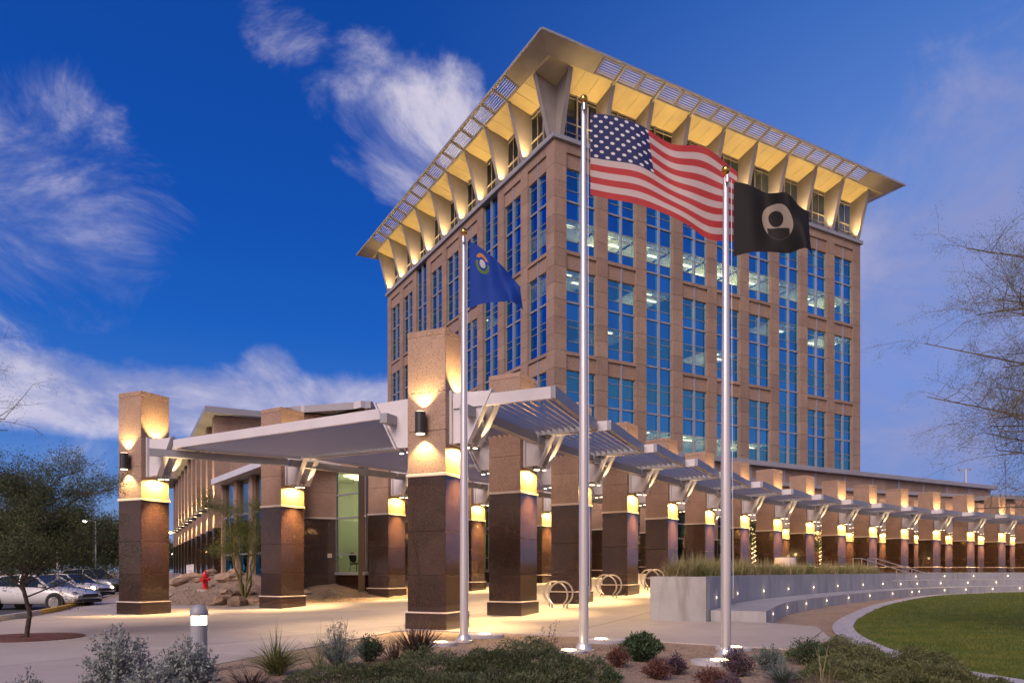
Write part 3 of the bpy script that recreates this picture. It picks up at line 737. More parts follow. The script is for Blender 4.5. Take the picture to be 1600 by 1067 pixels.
# cornice, crown storey
mb = MB(); mb.box(-.22, WD + .2, -.22, 1.2, ZT, ZT + .33); mb.box(-.22, 1.2, 1.2, WD + .2, ZT, ZT + .33); mb.box(1.2, WD + .2, 1.2, WD + .2, ZT + .02, ZT + .3); mb.build('cornice', M_grey, tower)
ZS = 37.7 + E0; ZO = 38.75 + E0; ZM = 38.2 + E0
RC = .75
for face in (0, 1):
    for i in range(9):
        t0 = c0 + 4 * i - .57; t1 = t0 + 4.0; tm = (t0 + t1) / 2
        if i == 0: t0 = RC
        fm = FaceMB(face); z0 = ZT + .33
        for z in (z0 + .05, z0 + 1.0, z0 + 1.75, ZS - .30, ZS - .05): fm.fb(t0, t1, -RC - .05, -RC + .08, z - .04, z + .04)
        for u_ in (tm - 1.0 * 1.0, tm, tm + 1.0): fm.fb(u_ - (.06 if u_ == tm else .03), u_ + (.06 if u_ == tm else .03), -RC - .04, -RC + (.14 if u_ == tm else .06), z0, ZS)
        w = fm.build('crown_window', M_fin, tower)
        fm = FaceMB(face); fm.fb(t0, t1, -RC - .02, -RC, z0, ZS); fm.build('pane', G_crown, w)
# crown ceiling inside, dim
mb = MB(); mb.box(RC + .1, WD - 1, RC + .1, WD - 1, ZS - .12, ZS - .05); mb.mi = 1; mb.box(6, WD - 6, 6, WD - 6, ZT + .3, ZS - .15); mb.build('crown_interior', [M_ceil, M_core], tower)
for face in (0, 1):
    for i in (5, 6, 7, 8):
        if face == 0: lamp('POINT', (c0 + 4 * i + 1.4, 2.6, ZS - 1.4), 16, (1, .92, .75), tower, r=.15)
for face, i, dt in ((0, 5, .2), (0, 5, 1.9), (0, 7, .4), (0, 7, 1.9)):
    fm = FaceMB(face); fm.fb(c0 + 4 * i + dt, c0 + 4 * i + dt + .55, -1.6, -1.2, ZT + 1.05, ZT + 1.2); fm.build('ceiling_lamp', E_troff, tower)
fin_t = [.60] + [c0 + ww + .5675 + 4 * i for i in range(8)] + [WD - .58]
def finmesh(face):
    fm = MB(); P = [(-.0, ZT + .33), (.16, ZT + .33), (1.42, ZM - .05), (-.0, ZS + .0), ]
    P = [(-RC, ZT + .33), (.16, ZT + .33), (1.40, ZS + .42), (-RC, ZS - .05)]
    if face == 0: fm.prism([(-p[0], p[1]) for p in P], -.07, .07, 'x')
    else: fm.prism([(-p[0], p[1]) for p in P], -.07, .07, 'y')
    Q = [(.10, ZT + .33), (.17, ZT + .33), (1.42, ZS + .44), (1.34, ZS + .42)]
    if face == 0: fm.prism([(-p[0], p[1]) for p in Q], -.2, .2, 'x')
    else: fm.prism([(-p[0], p[1]) for p in Q], -.2, .2, 'y')
    return fm.mesh('flared_fin', M_fin)
for face in (0, 1):
    me = finmesh(face)
    for t_ in fin_t: put('flared_fin', me, tower, loc=(t_, 0, 0) if face == 0 else (0, t_, 0))
    # soffit, one panel per third of a bay
    for q in range(27):
        ta = fin_t[0] + (WD - 2 * .6) * q / 27 + .015; tb = fin_t[0] + (WD - 1.2) * (q + 1) / 27 - .015
        fm = MB(); vs = []
        for t_ in (ta, tb):
            for o_, z_ in ((-RC + .1, ZS), (1.5, ZM), (1.5, ZM + .06), (-RC + .1, ZS + .06)): vs.append((t_, -o_, z_) if face == 0 else (-o_, t_, z_))
        fm.add(vs, [(0, 1, 2, 3), (7, 6, 5, 4), (0, 4, 5, 1), (1, 5, 6, 2), (2, 6, 7, 3), (3, 7, 4, 0)]); fm.build('soffit_panel', M_soffit, tower)
    # sunscreen frames, two per bay
    ta0 = 2.6; tb0 = WD - 2.6 + .0; nfr = 16; L = (tb0 - ta0) / nfr
    def pt(t_, o_, z_): return (t_, -o_, z_) if face == 0 else (-o_, t_, z_)
    zz = lambda o_: ZM + (ZO - ZM) * (o_ - 1.5) / 1.5
    for q in range(nfr):
        ta = ta0 + L * q + .05; tb = ta0 + L * (q + 1) - .05
        fr = MB(); up = (0, -.35, 1)
        for oo in (1.62, 2.86): fr.bar(pt(ta, oo, zz(oo)), pt(tb, oo, zz(oo)), .10, .14)
        for tt in (ta + .05, tb - .05): fr.bar(pt(tt, 1.67, zz(1.67)), pt(tt, 2.81, zz(2.81)), .10, .14)
        f_ = fr.build('sunscreen_frame', M_fin, tower)
        sl_ = MB()
        for s in range(7):
            oo = 1.75 + s * .17; sl_.bar(pt(ta + .1, oo, zz(oo)), pt(tb - .1, oo, zz(oo)), .022, .10, (.0, .0, 1))
        sl_.build('louvre_slats', M_white, f_, kind='stuff')
    for t_ in fin_t[1:-1]:
        ob = MB(); ob.bar(pt(t_, 1.2, zz(1.2) - .08), pt(t_, 3.0, zz(3.0) - .08), .12, .16); ob.build('outrigger', M_grey, tower)
    ed = MB(); ed.bar(pt(-2.9, 2.96, ZO), pt(WD + 2.9, 2.96, ZO), .1, .18); ed.build('roof_edge', M_fascia, tower)
# corner soffits
def quad(name, pts, m, th=.06):
    q = MB(); q.add([tuple(p) for p in pts] + [(p[0], p[1], p[2] + th) for p in pts], [(0, 1, 2, 3), (7, 6, 5, 4), (0, 4, 5, 1), (1, 5, 6, 2), (2, 6, 7, 3), (3, 7, 4, 0)]); q.build(name, m, tower)
e_ = .006
for cx, cy, sx, sy in ((0, 0, -1, -1), (WD, 0, 1, -1), (0, WD, -1, 1)):
    X = lambda a: cx + sx * a; Y = lambda a: cy + sy * a; b_ = .6 if True else 0
    quad('corner_soffit', [(X(-.6), Y(-.6), ZS), (X(-.6), Y(1.5), ZM), (X(1.5), Y(1.5), ZM), (X(1.5 - e_), Y(1.5 - e_) if 0 else Y(1.5), ZM)][:3] + [(X(.45), Y(.45), (ZS + ZM) / 2)], M_soffit)
    quad('corner_soffit', [(X(-.6), Y(-.6), ZS), (X(1.5), Y(-.6), ZM), (X(1.5), Y(1.5), ZM), (X(.45), Y(.45), (ZS + ZM) / 2)], M_soffit)
    quad('corner_eave', [(X(-2.6), Y(1.52), ZM), (X(1.52), Y(1.52), ZM), (X(2.95), Y(2.95), ZO), (X(-2.6), Y(2.95), ZO)], M_fin)
    quad('corner_eave', [(X(1.52), Y(-2.6), ZM), (X(1.52), Y(1.52), ZM), (X(2.95), Y(2.95), ZO), (X(2.95), Y(-2.6), ZO)], M_fin)
mb = MB(); mb.box(-1.2, WD + 1.2, -1.2, WD + 1.2, ZO + .05, ZO + .25); mb.build('roof', M_fascia, tower)
# crown uplights: small floods beside each fin
for face in (0, 1):
    for n_, t_ in enumerate(fin_t):
        for sg in ((-1,) if n_ else ()):
            p = (t_ + sg * .38, .05, ZT + .5) if face == 0 else (.05, t_ + sg * .38, ZT + .5)
            f_ = MB(); f_.M = Matrix.Translation(p); f_.box(-.12, .12, -.12, .12, -.14, .05); f_.mi = 1; f_.box(-.09, .09, -.09, .09, .05, .06); f_.build('floodlight', [M_black, E_lamp], tower)
            aim = ((.25, -.35, 1) if face == 0 else (-.35, .25, 1))
            p2 = (p[0], p[1], p[2] + .1)
            lamp('SPOT', p2, 215, (1, .64, .22), tower, aim=(-.10 * -sg * 1 if face == 0 else -.30, -.30 if face == 0 else .1, 1), size=125, blend=.9, r=.08)
            lamp('SPOT', (t_ + sg * .95, -.45, ZT + .6) if face == 0 else (-.45, t_ + sg * .95, ZT + .6), 215, (1, .64, .22), tower, aim=(0, 0, 1), size=130, blend=.9, r=.08)

# ------------------------------------------------------------------ low wings and the lobby behind the colonnade
dvec = Vector((math.cos(TH), math.sin(TH))); evec = Vector((-math.sin(TH), math.cos(TH)))
def wing(name, label, A, rz, W_, D_, H, fas=.4, over=.5, pitch=4.0, pier=.9, face0=True, face1=True, litf=False):
    """block with corner at A; local x runs right, local y runs back"""
    t = thing(name, label, 'building', (A[0], A[1], 0), rz)
    c = MB(); c.box(.45, W_, .45, D_, .2, H - fas); c.build('inner_wall', M_core, t)
    r_ = MB(); r_.bev(-over, W_ + over, -over, D_ + over, H - fas, H, .03); r_.build('roof', M_fascia, t)
    for f in ((0,) if face0 else ()) + ((1,) if face1 else ()):
        Lf = W_ if f == 0 else D_; n = int(Lf / pitch)
        for i in range(n):
            u = i * Lf / n; fm = FaceMB(f)
            for q in range(2):
                fm = FaceMB(f); fm.fb(u + q * pitch * .47 + .02, u + (q + 1) * pitch * .47 - .02, -.4, 0, H - fas - 2.9, H - fas - .05); fm.build('granite_panel', M_tower, t)
            fm = FaceMB(f); fm.fb(u + pitch * .94, u + Lf / n, -.4, .02, .2, H - fas - .02); fm.build('mullion', M_alu, t)
            fm = FaceMB(f); fm.fb(u + .02, u + pitch * .94, -.42, -.30, .2, H - fas - 2.92); fm.build('window_strip', G_sp, t)
    return t
pod = wing('podium_wing', 'long low granite wing in front of the tower, behind the right colonnade', (51.0 - dvec.x * 44 , 77.6 - dvec.y * 44), TH, 44.0, 5.0, 9.05 + EYE, face1=False)
kv = wing('roof_block', 'grey-topped low block behind the middle canopies', (-11.6, 41.6), TH, 18, 10, 9.2 + EYE)
lowb = wing('side_block', 'low block with a grey roof edge at the far right', (47.6, 71.0), .42, 34, 8, 7.4 + EYE)
# lobby: granite and glass facade polyline
lob = thing('lobby_facade', 'granite and glass lobby wall with a lit window behind the inner columns', 'building')
inn = [CI[k] for k in sorted(CI)]
back = [loc2(CI[k], PHI[k], -SZ - 2.6, .3) for k in range(5, 18)]
LP = [Vector((-15.9, 40.0)), Vector((-9.6, 31.4)), Vector((-9.45, 32.55)), Vector((-8.0, 33.1)), Vector((-8.0, 33.05)), Vector((-6.35, 31.55)), Vector((-5.6, 34.2)), Vector((-3.6, 37.6))] + back
HL = 7.35 + EYE
def wallbox(a, b, z0, z1, th, name, m, par, out=0., u0=0., u1=1., inset=0.):
    d = (b - a); L = d.length; d = d / L; n = Vector((d.y, -d.x))   # outward (towards the camera side)
    p = a + d * (u0 * L + inset) + n * out; q = a + d * (u1 * L - inset) + n * out; r1 = q - n * th; r0 = p - n * th
    k = MB(); k.prism([(v.x, v.y) for v in (p, q, r1, r0)], z0, z1, 'z'); return k.build(name, m, par)
def granite_wall(a, b, lit=False):
    L = (b - a).length; n = max(1, round(L / 1.4)); g0 = min(gz(a.x, a.y), gz(b.x, b.y)) - .1
    wallbox(a, b, g0, HL - .3, .3, 'wall_backing', M_grout_d, lob, out=-.04)
    for i in range(n):
        for z0, z1, m in ((g0, 1.36, M_dark), (1.36, 2.48, M_dark), (2.48, 3.83, M_dark), (3.91, 5.02, M_tan), (5.02, 6.6, M_tan), (6.6, HL - .3, M_tan)):
            wallbox(a, b, z0 + .006, z1 - .006, .035, 'granite_panel', m, lob, u0=i / n, u1=(i + 1) / n, inset=.008)
    wallbox(a, b, 3.83, 3.91, .1, 'stone_band', M_band, lob, out=.03)
def glass_wall(a, b, sill=1.3, lit=True):
    g0 = min(gz(a.x, a.y), gz(b.x, b.y)) - .2
    wallbox(a, b, g0, sill, .25, 'base_wall', M_dark, lob)
    w = wallbox(a, b, sill, sill + .14, .3, 'window', M_alu, lob, out=.06)
    L = (b - a).length; n = max(1, round(L / 1.6))
    for i in range(n + 1): wallbox(a, b, sill + .14, 5.95, .12, 'window_frame', M_alu, w, u0=max(0, i / n - .03 / L), u1=min(1, i / n + .03 / L))
    for z in (2.22, 3.85, 4.9, 5.92): wallbox(a, b, z - .035, z + .035, .10, 'window_frame', M_alu, w, out=-.005)
    wallbox(a, b, sill + .14, 5.92, .015, 'pane', G_lobby, w, out=-.05)
    wallbox(a, b, 6.0, HL - .3, .3, 'granite_panel', M_tan, lob)
# left glazed screen with piers
def screen(a, b, H, n):
    g0 = .3; L = (b - a).length
    for i in range(n + 1): wallbox(a, b, g0, H - .3, .5, 'pier', M_tan, lob, out=.08, u0=max(0, (i - .11) / n), u1=min(1, (i + .11) / n))
    for i in range(n):
        wallbox(a, b, 4.4, H - .35, .05, 'pane', G_lobby, lob, out=-.1, u0=(i + .11) / n, u1=(i + .89) / n)
        wallbox(a, b, g0, 4.3, .05, 'pane', G_sp, lob, out=-.1, u0=(i + .11) / n, u1=(i + .89) / n)
        wallbox(a, b, 4.3, 4.4, .1, 'window_frame', M_alu, lob, out=-.02, u0=(i + .11) / n, u1=(i + .89) / n)
        wallbox(a, b, 2.3, 2.38, .1, 'window_frame', M_alu, lob, out=-.02, u0=(i + .11) / n, u1=(i + .89) / n)
screen(LP[0], LP[1], 5 + EYE, 4)
wallbox(LP[0], LP[1], 5 + EYE - .3, 5 + EYE, 5, 'roof_edge', M_white, lob, out=.6)
granite_wall(LP[1], LP[2]); granite_wall(LP[2], LP[3]); 
glass_wall(LP[4], LP[5]); granite_wall(LP[5], LP[6])
seg = LP[6:]
for i in range(len(seg) - 1):
    a_, b_ = seg[i], seg[i + 1]; m_ = a_ + (b_ - a_) * .42
    granite_wall(a_, m_) if i % 2 == 0 or True else None
    glass_wall(m_, b_, sill=1.42)
for i in [q for q in range(2, len(LP) - 1) if q != 3]:
    wallbox(LP[i], LP[i + 1], HL - .3, HL, 4.0 if i > 4 else 1.5, 'roof_edge', M_white if i < 5 else M_fascia, lob, out=.25)
# lobby inside: floor, back wall, lamps
ipoly = [(p.x, p.y) for p in LP[3:8]] + [(-.5, 44), (-6, 48), (-12, 40)]
mb = MB(); mb.prism([(-7.9, 33.3), (-6.3, 31.9), (-5.3, 35), (-2.5, 40.5), (-9, 42)], 1.30, 1.36, 'z'); mb.build('lobby_floor', M_carpet, lob)
wallbox(Vector((-9.6, 37.4)), Vector((-2.9, 39.6)), 1.3, 6.8, .1, 'back_wall', M_wallin, lob)
wallbox(Vector((-8.3, 33.4)), Vector((-9.6, 37.4)), 1.3, 6.8, .1, 'back_wall', M_wallin, lob)
mb = MB(); mb.prism([(-8.1, 33.4), (-6.4, 31.9), (-3.6, 37.9), (-3.5, 40.5), (-9.6, 38)], 6.0, 6.1, 'z'); mb.build('lobby_ceiling', M_ceil, lob)
mb = MB()
for q in range(5): mb.bar((-7.9 + q * .1, 34.4 + q * .7, 5.95), (-5.2 + q * .1, 33.4 + q * .7, 5.95), .12, .04)
mb.build('strip_light', E_troff, lob)
lamp('POINT', (-6.9, 35.2, 5.2), 90, (1, .97, .80), r=.3)
for k in range(5, 17):   # interiors behind the other panes: a pale back wall and a lamp each
    p = loc2(CI[k], PHI[k], -SZ - 5.2, 2.8); q = loc2(CI[k + 1], PHI[k + 1] if k + 1 in PHI else 28, -SZ - 5.2, 1.0) if k + 1 in CI else None
    if q is None: continue
    wallbox(p, q, 1.3, 6.6, .1, 'back_wall', M_wallin, lob)
    c_ = (p + q) / 2; n_ = Vector((math.sin(R(PHI[k])), -math.cos(R(PHI[k])))); c_ = c_ + n_ * 1.0
    if k % 2: lamp('POINT', (c_.x, c_.y, 4.6), 90, (1, .85, .5), r=.3)
# chairs in the lobby window
def chair(loc, rz, lab):
    t = thing('office_chair', lab, 'chair', loc, rz, 'black chairs inside the lobby window')
    s = MB(); s.bev(-.23, .23, -.22, .22, .42, .49, .02); s.build('seat', M_chair, t)
    s = MB(); s.M = Matrix.Translation((0, .22, .62)) @ Matrix.Rotation(R(-12), 4, 'X')
    prof = [(.21 * math.cos(a_), .0 + .24 * math.sin(a_)) for a_ in [2 * math.pi * i / 14 for i in range(14)]]
    s.prism([(x * (1.0), z + .12) for x, z in prof], -.02, .03); s.build('backrest', M_chair, t)
    for sx in (-1, 1):
        for sy in (-1, 1):
            s = MB(); s.tube([(sx * .19, sy * .17, .43), (sx * .23, sy * .25, 0)], .012, 6); s.build('leg', M_black, t)
    for sx in (-1, 1):
        s = MB(); s.tube([(sx * .24, .18, .45), (sx * .25, .16, .66), (sx * .25, -.14, .66), (sx * .24, -.2, .45)], .012, 6); s.build('armrest', M_black, t)
chair((-7.15, 33.5, 1.36), 2.6, 'black chair standing nearest the left edge of the lobby window')
chair((-6.35, 33.3, 1.36), 3.5, 'black chair half hidden by the granite column at the lobby window')
chair((-5.9, 36.0, 1.36), 2.2, 'black chair deeper inside the lobby')
# wall outlet plate
mb = MB(); mb.M = Matrix.Translation((-8.25, 32.96, 2.17)) @ Matrix.Rotation(R(20), 4, 'Z'); mb.bev(-.1, .1, -.02, .0, -.1, .1, .006); tag(mb.build('wall_plate', M_pot), 'small square beige plate on the dark granite lobby wall', 'wall plate')

# left wing: tall fins of granite and metal with lights between the storeys
LWang = math.atan2(.882, -.471); A = Vector((-16.2, 40.8)); HW = 9.0 + EYE
lw_ = thing('left_wing', 'two-storey wing with tall lit piers receding at the left', 'building', (A.x, A.y, 0), LWang - math.pi / 2)
LL = 40.; NP = 11; sp_ = LL / NP
c = MB(); c.box(.4, 9, .3, LL, 1.2, HW - .3); c.build('inner_wall', M_core, lw_)
c = MB(); c.box(-1.0, 9.5, -.8, LL + .6, HW - .32, HW); c.build('roof', M_fascia, lw_)
for i in range(NP):
    u = i * sp_
    for z0, z1, m in ((1.3, 3.87, M_dark), (3.9, 6.3, M_tan), (6.35, HW - .34, M_tan)):
        c = MB(); c.box(-.45, .4, u + .02, u + 1.1, z0, z1); c.build('pier_panel', m, lw_)
    c = MB(); c.box(-.22, .2, u + 2.25, u + 2.36, 1.3, HW - .34); c.build('metal_fin', M_fin, lw_)
    c = MB(); c.box(.1, .14, u + 1.11, u + 2.24, 1.3, HW - .34); c.box(.1, .14, u + 2.38, u + sp_, 1.3, HW - .34); c.build('pane', G_sp if i % 3 else G_vis, lw_)
c = MB(); c.box(-.2, .09, 0, LL, 4.95, 5.1); c.build('ledge', M_alu, lw_)
for i in range(2):   # end wall facing the plaza
    c = MB(); c.box(.4 + i * 4.3, .36 + (i + 1) * 4.3, -.06, .28, 1.2, HW - .34); c.build('granite_panel', M_tower, lw_)
for i in range(9):
    u = i * sp_ + .45
    c = MB(); c.box(-.92, -.451, u - .12, u + .12, 5.0, 5.16); c.mi = 1; c.box(-.88, -.72, u - .07, u + .07, 5.16, 5.17); c.box(-.88, -.72, u - .07, u + .07, 4.99, 4.999); c.build('facade_lamp', [M_black, E_lamp], lw_)
    lamp('SPOT', (-.85, u - .25, 5.25), 420, WARM2, lw_, aim=(.25, 0, 1), size=75, blend=.8, r=.06)
    lamp('SPOT', (-.85, u - .25, 4.95), 380, WARM2, lw_, aim=(.25, 0, -1), size=85, blend=.8, r=.06)
for kk in (2.0, 5.6):
    lamp('SPOT', (-.6, kk, 2.0), 90, WARM2, lw_, aim=(.2, 0, 1), size=60, blend=.8)
rail_m = MB()
# pale slatted bench/railing in front of the wing
bn = thing('white_railing', 'low white railing in front of the left wing', 'railing')
p0 = Vector((-17.6, 40.2)); p1 = Vector((-20.6, 46.2)); z_ = gz(-19, 42)
for zz_ in (.35, .6, .9):
    c = MB(); c.bar((p0.x, p0.y, z_ + zz_), (p1.x, p1.y, z_ + zz_), .06, .07); c.build('rail', M_white, bn)
for q in range(5):
    pp = p0 + (p1 - p0) * q / 4; c = MB(); c.box(pp.x - .04, pp.x + .04, pp.y - .04, pp.y + .04, z_ - .2, z_ + .93); c.build('post', M_white, bn)

# ------------------------------------------------------------------ flagpoles and flags
def gp(px, py, z=0.): y = FPX * (EYE - z) / (py - HOR); return Vector(((px - 800) / FPX * y, y))
def flagpole(px, py, top, lab):
    p = gp(px, py); H = EYE + (HOR - top) / FPX * p.y
    t = thing('flagpole', lab, 'flagpole', (p.x, p.y, 0), 0, 'flagpoles in the planting bed')
    c = MB(); n = 20; c.lathe([(.088, -.05), (.088, H * .35), (.045, H - .12), (.03, H - .1)], 0, 0, 20); c.build('pole', M_pole, t, smooth=False)
    c = MB(); c.lathe([(.20, -.02), (.20, .02), (.15, .04), (.12, .12), (.10, .15)], 0, 0, 20); c.build('base_collar', M_pole, t)
    c = MB(); c.sphere(0, 0, H + .02, .075, 14); c.cyl(0, 0, H - .12, H - .04, .02); c.build('gold_ball', M_gold, t, smooth=True)
    c = MB(); c.box(-.02, .02, -.09, .09, H - .22, H - .16); c.cyl(0, -.09, H - .24, H - .12, .035); c.build('truck', M_steel, t)
    c = MB(); c.tube([(.07, -.09, H - .2), (.075, -.11, H * .55), (.10, -.10, 1.1)], .006, 5); c.build('halyard', M_white, t)
    c = MB(); c.box(.08, .11, -.12, -.10, 1.0, 1.2); c.build('cleat', M_steel, t)
    return t, p, H
f1, p1_, H1 = flagpole(725, 1001, 364, 'left flagpole flying the blue state flag')
f2, p2_, H2 = flagpole(912, 1016, 157, 'tallest flagpole, in the middle, flying the stars and stripes')
f3, p3_, H3 = flagpole(1134, 1024, 268, 'right flagpole flying the black flag')
def flagmat(name, build):
    m = bpy.data.materials.new(name); m.use_nodes = True; t = NT(m.node_tree); b = m.node_tree.nodes['Principled BSDF']; b.inputs['Roughness'].default_value = .75
    uv = t.n('ShaderNodeUVMap'); s = t.n('ShaderNodeSeparateXYZ'); t.l(uv.outputs[0], s.inputs[0])
    c = build(t, s.outputs[0], s.outputs[1], uv.outputs[0]); t.l(c, b.inputs['Base Color'])
    tr = t.n('ShaderNodeBsdfTranslucent'); t.l(c, tr.inputs[0]); mx = t.n('ShaderNodeMixShader'); mx.inputs[0].default_value = .35
    out = m.node_tree.nodes['Material Output']; t.l(b.outputs[0], mx.inputs[1]); t.l(tr.outputs[0], mx.inputs[2]); t.l(mx.outputs[0], out.inputs[0]); return m
def usa(t, u, v, uv):
    st = t.math('GREATER_THAN', t.math('FRACT', t.math('MULTIPLY', v, 6.5)), .5)    # 13 stripes, first and last red
    c = t.mix(st, (.50, .05, .055), (.62, .52, .50))
    can = t.math('MULTIPLY', t.math('LESS_THAN', u, .4), t.math('GREATER_THAN', v, 6 / 13))
    cu = t.math('MULTIPLY', u, 15); cv = t.math('MULTIPLY', t.math('SUBTRACT', v, 6 / 13), 9 / (7 / 13) / 1.0)
    # staggered dots for the stars
    row = t.math('FLOOR', cv); odd = t.math('MODULO', row, 2)
    fx = t.math('SUBTRACT', t.math('FRACT', t.math('ADD', t.math('MULTIPLY', u, 14), t.math('MULTIPLY', odd, .5))), .5)
    fy = t.math('SUBTRACT', t.math('FRACT', cv), .5)
    rr = t.math('ADD', t.math('MULTIPLY', fx, fx), t.math('MULTIPLY', t.math('MULTIPLY', fy, fy), .45))
    star = t.math('LESS_THAN', rr, .036)
    return t.mix(can, c, t.mix(star, (.02, .03, .13), (.75, .75, .78)))
def nev(t, u, v, uv):
    du = t.math('SUBTRACT', u, .24); dv = t.math('MULTIPLY', t.math('SUBTRACT', v, .72), .66)
    r2 = t.math('SQRT', t.math('ADD', t.math('MULTIPLY', du, du), t.math('MULTIPLY', dv, dv)))
    star = t.smooth(r2, .055, .045); wre = t.math('MULTIPLY', t.smooth(r2, .075, .082), t.smooth(r2, .125, .115)); low = t.math('LESS_THAN', dv, .02)
    c = t.mix(t.math('MULTIPLY', wre, low), (.003, .05, .36), (.10, .20, .05)); c = t.mix(star, c, (.6, .6, .62))
    scr = t.math('MULTIPLY', t.math('GREATER_THAN', dv, .055), t.math('MULTIPLY', wre, 1.)); return t.mix(scr, c, (.62, .25, .05))
def pow_(t, u, v, uv):
    du = t.math('SUBTRACT', u, .55); dv = t.math('MULTIPLY', t.math('SUBTRACT', v, .52), .66)
    r2 = t.math('SQRT', t.math('ADD', t.math('MULTIPLY', du, du), t.math('MULTIPLY', dv, dv)))
    disc = t.smooth(r2, .20, .192)
    head = t.smooth(t.math('SQRT', t.math('ADD', t.math('POWER', t.math('ADD', du, .02), 2.), t.math('POWER', t.math('SUBTRACT', dv, .03), 2.))), .095, .085)
    should = t.math('MULTIPLY', t.math('LESS_THAN', dv, -.07), t.smooth(t.math('ABSOLUTE', du), .15, .13))
    c = t.mix(disc, (.012, .011, .012), (.40, .34, .27)); c = t.mix(t.math('MULTIPLY', disc, t.math('MAXIMUM', head, should)), c, (.015, .013, .013)); return c
def flag(name, lab, P, ztop, hoist, fly, ang, droop, m, amp=.16, seed=1, lift=.0):
    nu, nv = 56, 30; V = []; UV = []; rr = random.Random(seed); ph = rr.random() * 6
    dx_, dy_ = math.cos(ang), math.sin(ang)
    for j in range(nv + 1):
        for i in range(nu + 1):
            u = i / nu; v = j / nv
            w = amp * u ** .7 * math.sin(u * 9.5 + ph + v * 1.6) + .4 * amp * u * math.sin(u * 17 - v * 3 + ph)
            x = fly * (u * (.93 - .03 * math.sin(v * 2))) ; z = -hoist * (1 - v) - droop * (u ** 1.35) * fly - .10 * fly * u * (1 - v) * math.sin(u * 3 + ph) * .5 + lift * u * (1 - v)
            x += .07 * (1 - v) * math.sin(3.1 * u) * fly
            V.append((.12 + x * dx_ - w * dy_, x * dy_ + w * dx_ - .05, z)); UV.append((u, v))
    F = [(j * (nu + 1) + i, j * (nu + 1) + i + 1, (j + 1) * (nu + 1) + i + 1, (j + 1) * (nu + 1) + i) for j in range(nv) for i in range(nu)]
    me = bpy.data.meshes.new(name); me.from_pydata(V, [], F); uvl = me.uv_layers.new(name='UVMap')
    for l in me.loops: uvl.data[l.index].uv = UV[l.vertex_index]
    me.materials.append(m); me.shade_smooth(); o = put(name, me, None, loc=(P.x, P.y, ztop)); tag(o, lab, 'flag'); return o
flag('american_flag', 'large red, white and blue striped flag streaming right from the tallest pole', p2_, H2 - .28, 1.50, 2.9, -.15, .44, flagmat('striped_flag_cloth', usa), .2, 3, -.10)
flag('state_flag', 'cobalt blue flag with a small emblem near the hoist, on the left pole', p1_, H1 - .22, 1.42, 1.22, -.3, .86, flagmat('blue_flag_cloth', nev), .10, 5, 1.0)
flag('black_flag', 'black flag with a pale round emblem, on the right pole', p3_, H3 - .22, 1.28, 1.38, -.2, .42, flagmat('black_flag_cloth', pow_), .15, 9, .45)

# ground uplights round the poles
def uplight(px, py, r, lab, cdx=0.0):
    p = gp(px, py); t = thing('ground_uplight', lab, 'light', (p.x, p.y, 0), 0, 'round in-ground uplights at the flagpoles')
    c = MB(); c.lathe([(r, -.05), (r, .035), (r - .02, .045), (.15, .045)], cdx, 0, 28); c.build('concrete_collar', M_curb, t)
    c = MB(); c.lathe([(.14, .04), (.14, .058), (.11, .064)], 0, 0, 18); c.build('lens', E_up, t)
    lamp('SPOT', (0, 0, .10), 22, WARM, t, aim=(-.05, -.02, 1), size=100, blend=.9, r=.08)
    lamp('POINT', (0, -.02, .16), 1.2, WARM, t, r=.05)
uplight(688, 1006, .33, 'ground uplight left of the left flagpole'); uplight(757, 993, .45, 'ground uplight right of the left flagpole, near the paving', .0)
uplight(888, 1019, .33, 'ground uplight left of the tallest flagpole'); uplight(939, 1001, .42, 'ground uplight right of the tallest flagpole', .1)
uplight(1147, 1014, .34, 'ground uplight behind the right flagpole'); uplight(1124, 1035, .34, 'ground uplight in front of the right flagpole', -.12)

# ------------------------------------------------------------------ bollard, hydrant, racks, rails, pot
p = Vector(((311 - 800) / FPX * 10.6, 10.6)); t = thing('light_bollard', 'grey round-topped bollard with a glowing band beside the silver shrubs', 'bollard', (p.x, p.y, 0))
c = MB(); c.lathe([(.115, -.05), (.115, .68), (.12, .69)], 0, 0, 24); c.build('post', M_grey, t, smooth=False)
c = MB(); c.lathe([(.105, .69), (.105, .83)], 0, 0, 24); c.build('glow_band', E_boll, t)
for i in range(4):
    c = MB(); a_ = i * 1.57 + .4; c.cyl(.112 * math.cos(a_), .112 * math.sin(a_), .69, .83, .006, n=6); c.build('strut', M_grey, t)
c = MB(); c.lathe([(.125, .83), (.125, .86), (.12, .90), (.10, .945), (.07, .975), (.03, .99), (.002, .993)], 0, 0, 24); c.build('dome_cap', M_grey, t, smooth=True)
hz = gz(-13.9, 33); t = thing('fire_hydrant', 'red fire hydrant on the gravel beside the path', 'hydrant', (-13.9, 33.0, hz - .03), -.3)
c = MB(); c.lathe([(.19, 0), (.19, .04), (.12, .05), (.12, .55), (.16, .56), (.16, .60), (.13, .62), (.12, .70), (.08, .78), (.03, .82), (.03, .87), (.01, .88)], 0, 0, 16); c.build('body', M_red, t, smooth=False)
for sx, nm in ((-1, 'outlet'), (1, 'outlet')):
    c = MB(); c.M = Matrix.Translation((sx * .1, 0, .46)) @ Matrix.Rotation(R(90) * sx, 4, 'Y'); c.lathe([(.06, 0), (.06, .08), (.075, .08), (.075, .13), (.03, .13), (.03, .16)], 0, 0, 12); c.build(nm, M_red, t)
c = MB(); c.M = Matrix.Translation((0, -.1, .42)) @ Matrix.Rotation(R(90), 4, 'X'); c.lathe([(.085, 0), (.085, .08), (.1, .08), (.1, .13), (.03, .13), (.03, .16)], 0, 0, 12); c.build('front_outlet', M_red, t)
